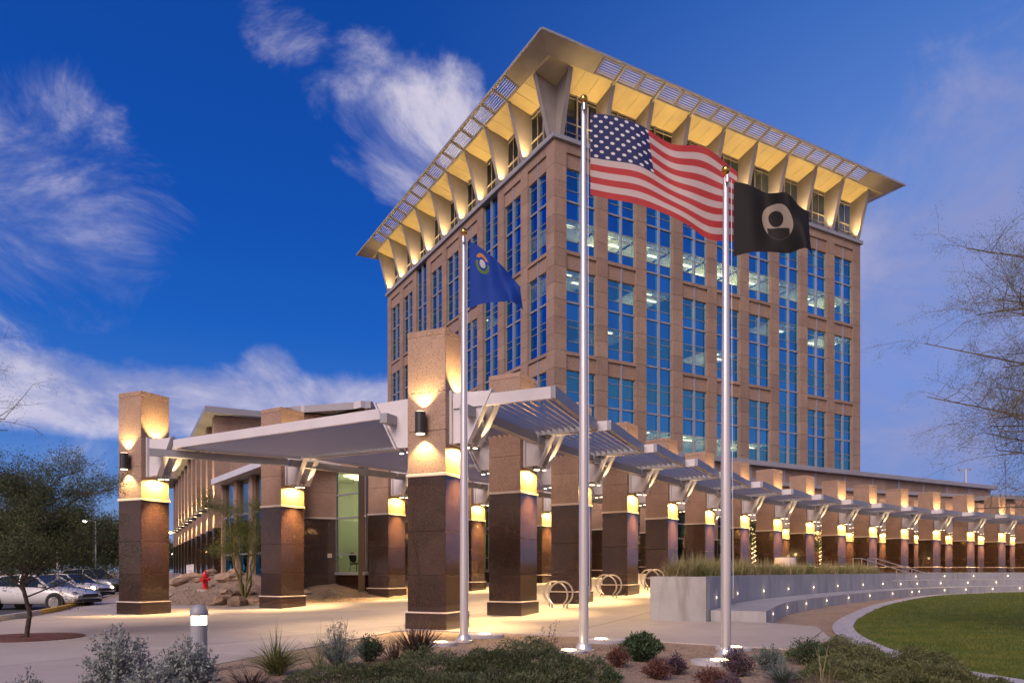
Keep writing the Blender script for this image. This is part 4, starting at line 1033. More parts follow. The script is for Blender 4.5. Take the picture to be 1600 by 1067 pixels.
c = MB(); c.lathe([(.34, -.1), (.34, .0), (.31, .01)], 0, 0, 20); c.build('concrete_pad', M_conc, t)
def loop_rack(x, y, ang, lab):
    z = rampz(x, y); t = thing('bike_rack', lab, 'bike rack', (x, y, z), ang, 'curved steel bicycle racks between the outer columns')
    r = .45
    for sg, dxx in ((1, -.12), (-1, .22)):
        c = MB(); pts = [(dxx + r * math.sin(a_) * 1.0, sg * .16 + .1 * sg * math.cos(a_), .48 + .42 * -math.cos(a_)) for a_ in [R(38 + 284 * i / 22) for i in range(23)]]
        pts = [(pts[0][0], pts[0][1], 0)] + pts + [(pts[-1][0], pts[-1][1], 0)]
        c.tube(pts, .03, 10); c.build('hoop', M_steel, t)
for k, lab in ((2, 'bike rack between the second and third outer columns'), (3, 'bike rack between the third and fourth outer columns'), (4, 'bike rack between the fourth and fifth outer columns')):
    p = loc2(CO[k], PHI[k], -.15, 2.9); loop_rack(p.x, p.y, R(PHI[k] - 90), lab)
def handrail(a, b, lab):
    t = thing('handrail', lab, 'handrail', (0, 0, 0), 0, 'steel handrails down the terrace steps')
    a = Vector(a); b = Vector(b); d = (a - b); d.z = 0; d.normalize()
    c = MB(); c.tube([tuple(a + Vector((d.x * .6, d.y * .6, -.5))), tuple(a + Vector((d.x * .6, d.y * .6, 0))), tuple(a), tuple(b), tuple(b + Vector((-d.x * .35, -d.y * .35, -.02))), tuple(b + Vector((-d.x * .35, -d.y * .35, -.95)))], .028, 8); c.build('rail', M_steel, t)
    for f in (0.0, .55):
        q = a + (b - a) * f; c = MB(); c.tube([(q.x, q.y, q.z), (q.x, q.y, q.z - 1.0)], .022, 8); c.build('post', M_steel, t)
handrail((21.9, 45.6, 2.27), (26.3, 46.4, 1.06), 'left handrail of the steps beside the planter'); handrail((23.0, 46.0, 2.27), (27.6, 46.9, 1.06), 'right handrail of the steps beside the planter')
mb = MB(); x_ = (1227 - 800) / FPX * 41; mb.lathe([(.45, 0), (.5, .1), (.66, .9), (.68, .95), (.60, .95), (.58, .8)][::-1][::-1], 0, 0, 24)
mb2 = MB(); mb2.lathe([(.70, 0), (.69, .05), (.56, .90), (.54, .95), (.46, .95), (.45, .86)], 0, 0, 24); o = mb2.build('planter_pot', M_pot, None, loc=(x_, 41, rampz(x_, 41))); tag(o, 'pale tapered concrete pot on the terrace behind the planter grasses', 'pot')
# roof mast on the podium wing
q = Vector(((1509 - 800) / FPX * 78, 78)); t = thing('roof_mast', 'small antenna mast on the far wing roof', 'antenna', (q.x, q.y, 10.4))
c = MB(); c.cyl(0, 0, 0, 2.0, .10, n=8); c.build('pole', M_pole, t)
c = MB(); c.bar((-.75, 0, 1.8), (.55, 0, 1.95), .06, .08); c.build('crossarm', M_grey, t)
for x in (-.7, .5):
    c = MB(); c.box(x - .08, x + .08, -.08, .08, 1.85, 2.08); c.build('sensor', M_grey, t)

# ------------------------------------------------------------------ plants
def leaves(name, m, par, P, D, ln, wd, kind=None, fold=0.):
    """one quad (kite) leaf per point P pointing along D"""
    n = len(P); D = D / (np.linalg.norm(D, axis=1, keepdims=True) + 1e-9); A = rng.normal(size=(n, 3)); Sd = np.cross(D, A); Sd /= np.linalg.norm(Sd, axis=1, keepdims=True) + 1e-9
    ln = np.asarray(ln).reshape(-1, 1) * np.ones((n, 1)); wd = np.asarray(wd).reshape(-1, 1) * np.ones((n, 1))
    V = np.stack([P, P + D * ln * .5 + Sd * wd / 2, P + D * ln, P + D * ln * .5 - Sd * wd / 2], 1).reshape(-1, 3)
    return strip_mesh(name, V, np.arange(4 * n).reshape(-1, 4), m, par, kind=kind)
def leafmat(name, a, b, rough=.6):
    m = mat(name, a, rough, var=(9, b, .35, .65)); return m
L_sage = leafmat('silver_leaf', (.17, .20, .19), (.30, .33, .32)); L_dark = leafmat('dark_green_leaf', (.022, .045, .020), (.055, .095, .04)); L_red = leafmat('reddish_leaf', (.09, .035, .03), (.15, .06, .045))
L_cover = leafmat('ground_cover_leaf', (.035, .055, .020), (.085, .10, .04)); L_grass = leafmat('feather_grass', (.20, .19, .08), (.30, .26, .14)); L_purple = leafmat('purple_leaf', (.05, .035, .05), (.12, .07, .10))
L_yuc = leafmat('yucca_leaf', (.08, .12, .035), (.24, .24, .09)); L_yucr = leafmat('red_yucca_leaf', (.05, .03, .025), (.10, .06, .04)); L_ag = leafmat('blue_green_blade', (.09, .13, .12), (.17, .21, .19)); L_palo = leafmat('palo_verde_leaf', (.09, .12, .025), (.16, .19, .05)); L_acac = leafmat('acacia_leaf', (.050, .075, .025), (.115, .14, .050))
M_wbark = mat('pale_bark', (.20, .16, .12), .9, var=(12, (.12, .09, .07), .4, .6)); L_wisp = leafmat('wispy_leaf', (.10, .11, .065), (.17, .18, .11))
M_stem = mat('woody_stem', (.10, .075, .05), .8)
def shootbush(name, lab, x, y, r, h, m, shoots=150, lps=26, ll=.05, lw_=.018, cat='shrub', group=None, up=.9, z=None, seed=0, jit=.02, spiky=.25):
    z = bedz(x, y) if z is None else z
    t = thing(name, lab, cat, (x, y, z), 0, group); g2 = np.random.default_rng(seed + 100)
    th = g2.random(shoots) * 2 * np.pi; rr = np.sqrt(g2.random(shoots)) ; tip = np.stack([rr * np.cos(th) * r, rr * np.sin(th) * r, h * (1 - .55 * rr ** 2) * (1 - spiky + spiky * 1.6 * g2.random(shoots))], 1)
    tip[:, 2] = tip[:, 2].clip(h * .18, None); base_ = tip * [.18, .18, .03]
    s = g2.random((shoots, lps, 1)) ** .75 * .98 + .02
    bend = np.array([0, 0, 1.]) * (s * (1 - s)) * r * .5 * up
    P = base_[:, None] + (tip - base_)[:, None] * s + bend + g2.normal(size=(shoots, lps, 3)) * jit
    Dr = (tip - base_)[:, None] * .9 / np.linalg.norm(tip, axis=1)[:, None, None] + g2.normal(size=(shoots, lps, 3)) * .75
    P = P.reshape(-1, 3); P[:, 2] = P[:, 2].clip(.01, None); Dr = np.broadcast_to(Dr, (shoots, lps, 3)).reshape(-1, 3)
    leaves('foliage', m, t, P, Dr, ll * (.6 + .8 * g2.random(len(P))), lw_)
    c = MB()
    for i in range(0, shoots, max(1, shoots // 40)): c.tube([tuple(base_[i]), tuple((base_[i] + tip[i]) / 2 + np.array([0, 0, r * .12])), tuple(tip[i])], .006, 4, .002)
    c.build('stems', M_stem, t); return t
def tuft(name, lab, x, y, r, h, m, n=220, wd=.012, cat='grass', group=None, z=None, seed=0, droop=.5, stiff=.0):
    z = bedz(x, y) if z is None else z
    t = thing(name, lab, cat, (x, y, z), 0, group); blades('blades', m, t, np.zeros((n, 2)) + np.random.default_rng(seed).normal(size=(n, 2)) * r * .06, r, h, wd, seed, droop, stiff); return t
def blades(name, m, par, B, r, h, wd, seed, droop=.5, stiff=0., kind=None, z0=None):
    g2 = np.random.default_rng(seed + 5); n = len(B); th = g2.random(n) * 2 * np.pi; inc = g2.random(n) ** (.6 + stiff); L = h * (.65 + .5 * g2.random(n)); K = 5
    pts = []
    for k in range(K):
        s = k / (K - 1); out = r * inc * (s + droop * s * s) / (1 + droop); up = L * (s - droop * .75 * inc * s ** 2.4)
        pts.append(np.stack([B[:, 0] + out * np.cos(th), B[:, 1] + out * np.sin(th), (0 if z0 is None else z0) + up * (1 - .45 * inc * (1 - stiff * .6))], 1))
    sd = np.stack([-np.sin(th), np.cos(th), np.zeros(n)], 1) + g2.normal(size=(n, 3)) * .3
    V = []
    for k in range(K):
        w = wd * (1 - k / (K - 1)) ** .7 / 2 + .0006; V += [pts[k] - sd * w, pts[k] + sd * w]
    V = np.stack(V, 1).reshape(-1, 3); F = []
    b = np.arange(n)[:, None] * 2 * K
    for k in range(K - 1): F.append(b + np.array([[2 * k, 2 * k + 1, 2 * k + 3, 2 * k + 2]]))
    return strip_mesh(name, V, np.concatenate(F), m, par, kind=kind)
def P_(px, y): return (px - 800) / FPX * y
shootbush('silver_shrub', 'large silver leaved shrub at the lower left, left of the bollard', P_(186, 8.2), 8.2, .42, .74, L_sage, 190, 34, .045, .020, spiky=.45, seed=1, group='silver shrubs at the lower left')
shootbush('silver_shrub', 'silver leaved shrub directly in front of the bollard', P_(293, 8.3), 8.3, .36, .58, L_sage, 170, 32, .045, .020, spiky=.45, seed=2, group='silver shrubs at the lower left')
shootbush('silver_shrub', 'low silver leaved shrub between and in front of the two taller ones', P_(236, 7.5), 7.5, .30, .48, L_sage, 120, 26, .045, .020, spiky=.4, seed=3, group='silver shrubs at the lower left')
shootbush('silver_shrub', 'tip of a silver shrub at the bottom left edge', P_(40, 7.2), 7.2, .22, .42, L_sage, 70, 22, .04, .018, spiky=.5, seed=4, group='silver shrubs at the lower left')
tuft('grass_clump', 'bright green arching grass clump right of the bollard', P_(432, 10.2), 10.2, .60, .80, L_yuc, 420, .011, seed=1, droop=.6, stiff=-.2)
tuft('grass_clump', 'dark spiky grass clump at the bottom edge below the bright one', P_(392, 8.5), 8.5, .62, .50, L_yucr, 260, .014, seed=2, stiff=-.2)
shootbush('spiky_shrub', 'wispy grey green shrub left of the small dark bush', P_(530, 11.2), 11.2, .38, .62, L_ag, 120, 24, .07, .008, seed=5, spiky=.5)
tuft('grass_clump', 'thin wispy grass stalks beside the wispy shrub', P_(498, 11.0), 11.0, .45, .72, L_yuc, 60, .006, seed=12, droop=.3)
shootbush('dark_bush', 'small dark round bush left of the spiky yucca', P_(577, 12.0), 12.0, .24, .42, L_dark, 100, 24, .05, .02, seed=6)
tuft('yucca', 'dark spiky yucca in front of the nearest granite column', P_(652, 12.4), 12.4, .62, .80, L_yucr, 300, .024, 'yucca', seed=3, droop=.08, stiff=-.2)
tuft('yucca', 'smaller reddish yucca at the left foot of the larger one', P_(617, 11.6), 11.6, .46, .50, L_yucr, 130, .018, 'yucca', seed=4, droop=.1)
shootbush('dark_bush', 'round dark green bush on the gravel between the tall and right flagpoles', P_(1003, 12.0), 12.0, .36, .44, L_dark, 260, 26, .07, .022, seed=7, spiky=.1)
for i, (px, y, r, h, m, lab) in enumerate(((966, 11.0, .20, .28, L_red, 'small reddish plant left of and below the round dark bush'), (1028, 9.9, .20, .26, L_red, 'rust coloured plant at the bottom edge below the round bush'), (1056, 10.5, .17, .26, L_purple, 'dark purplish plant right of the rust coloured one'),
        (1152, 10.3, .25, .40, L_purple, 'upright purple plant in front of the right flagpole lights'), (1112, 9.2, .24, .24, L_red, 'low dark red plant at the bottom edge left of the purple one'), (1200, 10.8, .26, .34, L_ag, 'green plant right of the purple plant'), (1262, 11.2, .30, .42, L_dark, 'leafy green shrub left of the big ground cover mound'),
        (955, 9.0, .14, .16, L_dark, 'tiny dark plant at the bottom edge below the reddish plant'), (880, 8.6, .14, .22, L_purple, 'small lilac plant at the bottom in the dark ground cover'), (1140, 8.8, .18, .2, L_purple, 'little violet plant at the bottom edge'))):
    shootbush('bedding_plant', lab, P_(px, y), y, r, h, m, 90, 18, .055, .014, seed=20 + i, group='small plants on the gravel bed')
tuft('agave', 'grey green bladed clump right of the purple plant', P_(1222, 9.6), 9.6, .40, .40, L_ag, 220, .014, 'plant', seed=8, droop=.4)
tuft('grass_clump', 'few long pale grass stalks at the bottom right of the agave', P_(1290, 8.6), 8.6, .45, .75, L_grass, 26, .008, seed=9, droop=.25)
def mound(name, lab, pts, h, m, n, ll=.05, lw_=.016, seed=0):
    """low spreading plant over an area of ellipses"""
    g2 = np.random.default_rng(seed); P = []; D = []
    tot = sum(a_[2] * a_[3] for a_ in pts)
    t = thing(name, lab, 'ground cover', (pts[0][0], pts[0][1], 0))
    for (x, y, rx, ry, hh) in pts:
        k = int(n * rx * ry / tot); th = g2.random(k) * 6.283; rr = np.sqrt(g2.random(k))
        px = x + rr * rx * np.cos(th); py = y + rr * ry * np.sin(th)
        lump = .66 + .34 * np.sin(px * 4.1 + seed + py) * np.cos(py * 3.7) + .22 * np.sin(px * 11 + py * 3) * np.sin(py * 9)
        top = hh * np.sqrt((1 - rr ** 2).clip(0, 1)) ** .8 * lump
        pz = top * (1 - .45 * g2.random(k) ** 2.2) + np.where(g2.random(k) < .02, g2.random(k) * .16, 0)
        zz = np.array([bedz(a_, b_) for a_, b_ in zip(px[::1], py[::1])]) if k < 4000 else np.interp(px, np.linspace(px.min(), px.max(), 40), [bedz(q, y) for q in np.linspace(px.min(), px.max(), 40)])
        P.append(np.stack([px, py, zz + pz], 1)); D.append(np.stack([np.cos(th), np.sin(th), .5 + g2.random(k)], 1) + g2.normal(size=(k, 3)) * .6)
    P = np.concatenate(P) - np.array([pts[0][0], pts[0][1], 0]); leaves('foliage', m, t, P, np.concatenate(D), ll * (.5 + g2.random(len(P))), lw_)
    # dark stems and litter beneath
    c = MB(); 
    for q in range(60):
        (x, y, rx, ry, hh) = pts[q % len(pts)]; a_ = g2.random() * 6.28; r_ = .8 * g2.random() ** .5; X_ = x + r_ * rx * math.cos(a_) - pts[0][0]; Y_ = y + r_ * ry * math.sin(a_) - pts[0][1]
        c.tube([(X_ * .9, Y_ * .9, 0), (X_, Y_, hh * .75)], .006, 4, .003)
    c.build('stems', M_stem, t)
mound('ground_cover', 'dark green feathery ground cover along the bottom edge in front of the poles', [(P_(560, 9.6), 9.6, .95, .75, .30), (P_(700, 9.8), 9.8, 1.15, 1.0, .42), (P_(810, 10.0), 10.0, 1.0, 1.2, .46), (P_(880, 9.2), 9.2, .7, .8, .36), (P_(640, 8.6), 8.6, 1.2, .7, .22), (P_(780, 8.4), 8.4, 1.2, .7, .30)], .4, L_cover, 60000, .045, .012, 3)
mound('ground_cover', 'olive green ground cover mound beside the lawn kerb at the lower right', [(P_(1310, 11.6), 11.6, .85, .9, .42), (P_(1400, 10.4), 10.4, .95, .95, .42), (P_(1480, 9.2), 9.2, .75, .7, .30), (P_(1340, 9.6), 9.6, .8, .7, .30), (P_(1420, 8.6), 8.6, .9, .5, .25)], .4, leafmat('olive_leaf', (.06, .075, .022), (.14, .15, .055)), 52000, .042, .012, 5)
shootbush('flowering_sprigs', 'thin upright sprigs standing in the dark ground cover between two poles', P_(850, 11.2), 11.2, .28, .62, L_cover, 22, 26, .035, .014, seed=31, spiky=.9, cat='plant')
# gravel stones on the bed: uncountable litter
n = 9000; gx = rng.uniform(-5, 7.5, n); gy = rng.uniform(7.5, 17.5, n); V = []; F = []
keep = [(a_, b_) for a_, b_ in zip(gx, gy) if (b_ < np.interp(a_, [-5.2, -4.0, -2.6, -1.2, 1.69, 3.45, 5.35, 7], [9.8, 13.6, 18.0, 17.4, 16.4, 14.9, 13.5, 9]))]
for a_, b_ in keep:
    s = random.uniform(.008, .022); z = bedz(a_, b_) + s * .4; b0 = len(V); q = random.random() * 3
    c_, s_ = math.cos(q) * s, math.sin(q) * s
    V += [(a_ + c_, b_ + s_, z), (a_ - s_, b_ + c_, z - .1 * s), (a_ - c_, b_ - s_, z), (a_ + s_, b_ - c_, z), (a_, b_, z + s * .7), (a_, b_, z - s)]
    F += [(b0, b0 + 1, b0 + 4), (b0 + 1, b0 + 2, b0 + 4), (b0 + 2, b0 + 3, b0 + 4), (b0 + 3, b0, b0 + 4)]
for q_ in range(2600):
    a_ = random.uniform(-16.5, -6.2); b_ = random.uniform(29.3, 38.5)
    if (a_ > -9.3 and b_ > 32) or b_ < 29.4: continue
    s = random.uniform(.02, .075); z = gz(a_, b_) - .02 + s * .3; b0 = len(V); q = random.random() * 3
    c_, s_ = math.cos(q) * s, math.sin(q) * s
    V += [(a_ + c_, b_ + s_, z), (a_ - s_, b_ + c_, z - .1 * s), (a_ - c_, b_ - s_, z), (a_ + s_, b_ - c_, z), (a_, b_, z + s * .7), (a_, b_, z - s)]
    F += [(b0, b0 + 1, b0 + 4), (b0 + 1, b0 + 2, b0 + 4), (b0 + 2, b0 + 3, b0 + 4), (b0 + 3, b0, b0 + 4)]
strip_mesh('gravel', V, F, mat('pebble', (.38, .30, .24), .9, var=(5, (.22, .16, .12), .35, .6)), kind='stuff')
n = 5200; lx = rng.uniform(-5, 7, n); ly = rng.uniform(7.6, 16.5, n); ok = ly < np.interp(lx, [-5.2, -4.0, -2.6, -1.2, 1.69, 3.45, 5.35, 7], [9.8, 13.6, 17.6, 17.0, 16.2, 14.7, 13.3, 9])
lx, ly = lx[ok], ly[ok]; lp = np.stack([lx, ly, np.array([bedz(a_, b_) + .012 for a_, b_ in zip(lx, ly)])], 1); ld = rng.normal(size=(len(lx), 3)) * [1, 1, .12]
leaves('leaf_litter', leafmat('dry_leaf', (.22, .15, .08), (.10, .07, .045)), None, lp, ld, .03 + .06 * rng.random(len(lx)) ** 3, .008, kind='stuff')
# feathery grasses on the raised planter: clumps one by one
pl_c = [((a_[0] + b_[0]) / 2, (a_[1] + b_[1]) / 2) for a_, b_ in zip(inner, inner2)]
path_l = [0]
for i in range(1, len(pl_c)): path_l.append(path_l[-1] + (Vector(pl_c[i]) - Vector(pl_c[i - 1])).length)
s_ = .8; kcl = 0; tot = path_l[-1]
while s_ < tot - .3:
    x = float(np.interp(s_, path_l, [p[0] for p in pl_c])); y = float(np.interp(s_, path_l, [p[1] for p in pl_c])); kcl += 1
    off = random.uniform(-.3, .3); nb = 420 if y < 32 else 260
    t = thing('feather_grass', 'feathery grass clump in the long row on top of the raised planter', 'grass', (x + off, y, 1.25), 0, 'feathery grasses on the raised planter')
    blades('blades', L_grass if kcl % 3 else L_yuc, t, rng.normal(size=(nb, 2)) * .16, .50, random.uniform(.72, .92), .008 + y * .00025, kcl, .42)
    s_ += .62

# trees
def tree(name, lab, x, y, z, H, crown, m, bark, trunk_r=.06, limbs=9, twigs=10, lpt=40, ll=.05, lw_=.012, seed=0, lean=(0, 0), zmin=None, stems=1, spread=1., cat='tree', group=None, weep=0., fork=.35, dirs=None):
    g2 = random.Random(seed); gn = np.random.default_rng(seed)
    t = thing(name, lab, cat, (x, y, z), 0, group); c = MB(); tips = []
    def v(a, b): return tuple(a + b)
    top = Vector((lean[0], lean[1], H * .82))
    for s in range(stems):
        a0 = Vector((0, 0, -.1)); ang = g2.random() * 6.28
        tp = top + Vector((math.cos(ang), math.sin(ang), 0)) * (0 if stems == 1 else crown * .5)
        pts = [a0 + (tp - a0) * q + Vector((g2.uniform(-1, 1), g2.uniform(-1, 1), 0)) * .03 * H * (q > 0) * (q < 1) for q in (0, .2, .4, .6, .8, 1)]
        c.tube([tuple(p) for p in pts], trunk_r, 8, trunk_r * .3)
        for l in range(limbs // stems):
            q = fork + (1 - fork) * (l + .5) / (limbs // stems); k = min(4, int(q * 5)); st = pts[k] + (pts[k + 1] - pts[k]) * (q * 5 - k)
            an = l * 2.4 + g2.random() + s; L = crown * (1.0 - .35 * q) * g2.uniform(.7, 1.1); rise = g2.uniform(.15, .65)
            if dirs: an = g2.uniform(*dirs)
            e = st + Vector((math.cos(an) * L, math.sin(an) * L * spread, L * rise)); mid = (st + e) / 2 + Vector((0, 0, L * .12))
            c.tube([tuple(st), tuple(mid), tuple(e)], trunk_r * .38, 5, trunk_r * .12)
            for w in range(twigs):
                f = g2.uniform(.25, 1); b_ = st + (mid - st) * (f * 2) if f < .5 else mid + (e - mid) * (f * 2 - 1)
                dv = Vector((g2.uniform(-1, 1), g2.uniform(-1, 1), g2.uniform(-.3, .9) - weep)).normalized() * crown * g2.uniform(.18, .42)
                te = b_ + dv; dl = dv.length; m1 = b_ + dv * .35 + Vector((g2.uniform(-1, 1), g2.uniform(-1, 1), g2.uniform(-.2, 1))) * dl * .10; m2 = b_ + dv * .7 + Vector((g2.uniform(-1, 1), g2.uniform(-1, 1), g2.uniform(-.2, 1))) * dl * .13
                tw_ = min(trunk_r * .1, .007 if y < 20 else .02); c.tube([tuple(b_), tuple(m1), tuple(m2), tuple(te)], tw_, 3, tw_ * .3); tips.append((b_, m2)); tips.append((m2, te))
                if y < 20:
                    for q_ in range(3):
                        o_ = b_.lerp(m2, g2.random()) if q_ else m2; e2 = o_ + dv.cross(Vector((g2.uniform(-1, 1), g2.uniform(-1, 1), g2.uniform(-1, 1)))).normalized() * dl * g2.uniform(.15, .35) + dv * .2
                        c.tube([tuple(o_), tuple((o_ + e2) / 2 + Vector((0, 0, dl * .03))), tuple(e2)], tw_ * .5, 3, tw_ * .15); tips.append((o_, e2))
    c.build('trunk', bark, t)
    A_ = np.array([tuple(a) for a, b in tips]); B_ = np.array([tuple(b) for a, b in tips]); n = len(A_)
    s = gn.random((n, lpt, 1)) ** .6; P = A_[:, None] + (B_ - A_)[:, None] * s + gn.normal(size=(n, lpt, 3)) * ll * 1.5
    Dd = (B_ - A_)[:, None] * .6 + gn.normal(size=(n, lpt, 3)) * np.linalg.norm(B_ - A_, axis=1)[:, None, None] * .7
    leaves('crown', m, t, P.reshape(-1, 3), Dd.reshape(-1, 3), ll * (.6 + .8 * gn.random(n * lpt)), lw_); return t
tp = gp(40, 996)
tree('young_tree', 'young feathery tree in a rusty grate at the left edge', tp.x, tp.y, 0, 3.75, 2.1, L_acac, M_bark, .055, 30, 16, 34, .062, .014, seed=3, fork=.30, lean=(.25, 0))
t = thing('tree_grate', 'round rusty iron grate around the young tree at the left', 'tree grate', (tp.x, tp.y, 0))
for r0 in [.12 + .065 * i for i in range(16)]:
    c = MB(); n = 40
    vs = [(r * math.cos(2 * math.pi * i / n), r * math.sin(2 * math.pi * i / n), z) for r, z in ((r0, .0), (r0, .022), (r0 + .045, .022), (r0 + .045, .0)) for i in range(n)]
    c.add(vs, [(k * n + i, k * n + (i + 1) % n, k * n + n + (i + 1) % n, k * n + n + i) for k in range(3) for i in range(n)]); c.build('grate_ring', M_rust, t)
c = MB(); c.lathe([(1.12, -.01), (1.12, .006), (.1, .006)], 0, 0, 40); c.build('grate_base', mat('grate_dirt', (.05, .03, .025), .9), t)
for i in range(12):
    c = MB(); a_ = i * math.pi / 6; c.bar((.12 * math.cos(a_), .12 * math.sin(a_), .014), (1.14 * math.cos(a_), 1.14 * math.sin(a_), .014), .03, .02); c.build('grate_spoke', M_rust, t)
tree('palo_verde', 'slender green palo verde beside the second inner column at the left', -11.0, 29.9, gz(-11, 29.9), 4.6, 1.7, L_palo, M_pbark, .05, 18, 12, 60, .10, .012, seed=8, stems=6, fork=.4, weep=.2)
tree('leafless_tree', 'wispy tree reaching in from the right edge', 13.4, 15.0, 0, 8.6, 4.9, L_wisp, M_wbark, .09, 40, 17, 44, .055, .007, seed=11, fork=.28, dirs=(2.2, 4.1))
tree('wispy_tree', 'bare wispy branches reaching in from the left edge', -12.0, 12.5, 0, 6.4, 3.8, L_wisp, M_wbark, .07, 14, 12, 10, .05, .008, seed=13, fork=.45, dirs=(-.9, 1.2))
for i, (px, y, H, cr, lab) in enumerate(((20, 56, 5.4, 3.4, 'dark tree beyond the parked cars at the left edge'), (95, 66, 6.6, 3.8, 'broad dark tree behind the parked cars'), (165, 74, 6.2, 3.6, 'dark tree in the parking lot left of the far left column'), (-40, 50, 6, 3.4, 'dark tree cut by the left edge'), (60, 90, 6, 3.8, 'dim far tree beyond the parking lot'), (215, 110, 6, 4.2, 'far tree seen left of the wing'), (262, 120, 6, 4.0, 'far tree beside the end of the left wing'), (130, 120, 7, 5, 'farthest tree behind the parking lot'))):
    tree('parking_tree', lab, P_(px, y), y, -.1, H, cr, L_acac, M_bark, .12, 20, 12, 34, .30, .12, seed=40 + i, group='trees around the parking lot', fork=.3)
# trees wound with fairy lights inside the colonnade
for i, (px, y, lab) in enumerate(((1178, 46.5, 'small tree wrapped in fairy lights between the seventh and eighth outer columns'), (1283, 55.5, 'small tree wrapped in fairy lights between the ninth and tenth outer columns'))):
    x = P_(px, y); t = tree('lit_tree', lab, x, y, 1.37, 3.6, .7, L_dark, M_bark, .09, 8, 8, 30, .12, .04, seed=60 + i, fork=.5)
    c = MB()
    for q in range(90):
        a_ = q * .55; z = .2 + q * .026; r_ = .11 + .02 * math.sin(q); c.box(r_ * math.cos(a_) - .014, r_ * math.cos(a_) + .014, r_ * math.sin(a_) - .014, r_ * math.sin(a_) + .014, z, z + .03)
    for q in range(60):
        c.box(*(lambda a, b: (a - .014, a + .014))(random.uniform(-.4, .4), 0), *(lambda a: (a - .014, a + .014))(random.uniform(-.4, .4)), 2.3 + q * .015, 2.33 + q * .015)
    c.build('fairy_lights', emat('fairy_glow', (1, .65, .28), 3.5), t, kind='stuff')
    lamp('POINT', (x - .3, y - .4, 2.6), 12, WARM, r=.2)
# boulders
def boulder(x, y, s, lab, seed, sq=.55):
    r = random.Random(seed); mb = MB(); n = 10; prof = []
    me_v = []; fs = []
    for j in range(6):
        ph = math.pi * j / 5
        for i in range(n):
            a_ = 2 * math.pi * i / n; k = 1 + .22 * math.sin(a_ * 2 + seed) + r.uniform(-.16, .16)
            me_v.append((s * k * math.sin(ph) * math.cos(a_) * 1.25, s * k * math.sin(ph) * math.sin(a_) * .9, -s * math.cos(ph) * sq * (1 + r.uniform(-.12, .12))))
    for j in range(5):
        for i in range(n): fs.append((j * n + i, j * n + (i + 1) % n, (j + 1) * n + (i + 1) % n, (j + 1) * n + i))
    mb.add(me_v, fs); o = mb.build('boulder', M_boulder, None, loc=(x, y, gz(x, y) + s * sq * .35), rot=(0, 0, seed)); tag(o, lab, 'boulder', 'boulders on the gravel near the hydrant')
for i, (px, y, s, lab) in enumerate(((345, 29.6, .42, 'pale flat boulder in front of the hydrant pad'), (372, 29.2, .52, 'large boulder below the small plant, right of the hydrant'), (397, 29.3, .38, 'boulder against the second inner column'), (357, 34.0, .50, 'rounded boulder behind and right of the hydrant'), (368, 35.5, .38, 'smaller boulder right of the rounded one'), (300, 39, .5, 'boulder behind the curve of the path'), (283, 38, .45, 'leftmost boulder beside the railing'), (330, 38.5, .45, 'boulder behind the hydrant to the left'),
        (386, 31.2, .30, 'small boulder between the palo verde stems and the path'), (332, 29.4, .24, 'lowest small boulder at the paving edge'), (352, 31.6, .26, 'small pale boulder just right of the hydrant'), (478, 31.3, .22, 'small boulder right of the second inner column'), (312, 35.4, .28, 'small boulder left of and behind the hydrant'))):
    boulder(P_(px, y), y, s, lab, i + 1)
shootbush('bedding_plant', 'small brown tuft behind the large boulder', P_(371, 30.2), 30.2, .22, .35, L_red, 60, 14, .08, .02, seed=90, z=gz(-11.2, 30.2), group='small plants on the gravel bed')

# ------------------------------------------------------------------ street lights
def streetlight(px, y, ztop, lab, em, arm=.8, glow=.2):
    x = P_(px, y); t = thing('street_light', lab, 'street light', (x, y, -.13), 0, 'pole lights around the parking lot')
    c = MB(); c.cyl(.0 + arm, 0, 0, ztop, .07, .05, 8); c.build('pole', M_grey, t)
    c = MB(); c.bar((arm, 0, ztop), (.1, 0, ztop + .12), .06, .06); c.bev(-.35, .2, -.14, .14, ztop + .05, ztop + .2, .02); c.build('lamp_head', M_grey, t)
    c = MB(); c.lathe([(glow * .5, ztop - .02 - glow * .3), (glow, ztop + .02), (glow * .8, ztop + .05)], -.1, 0, 10); c.build('lens', em, t)
streetlight(135, 62, EYE + 80 * 62 / FPX, 'white pole light behind the young tree', E_white); streetlight(284, 70, EYE + 103 * 70 / FPX, 'pole light beside the left wing with a bright white head', E_white, .9, .3)
streetlight(268, 88, EYE + 62 * 88 / FPX, 'pole light with a starry orange glow left of the wing', E_orange, .5, .28); streetlight(268, 120, EYE + 28 * 120 / FPX, 'far low pole light left of the wing', E_white, .4, .3)
streetlight(34, 70, EYE + 36 * 70 / FPX, 'pole light glowing through the young tree', E_white, .5, .45); streetlight(67, 96, EYE + 59 * 96 / FPX, 'orange light seen through the young tree', E_orange, .5, .3); streetlight(159, 110, EYE + 34 * 110 / FPX, 'pair of far orange lights above the parked cars', E_orange, .5, .3); streetlight(70, 84, EYE + 16 * 84 / FPX, 'low orange light seen through the young tree', E_orange, .5, .35)
# slim grey sign post by the kerb
mb = MB(); q = gp(90, 946); mb.cyl(0, 0, 0, 3.2 + 0, .045, n=8); o = mb.build('sign_post', M_pole, None, loc=(q.x, q.y, -.02)); tag(o, 'slim grey post at the yellow kerb behind the young tree', 'post')

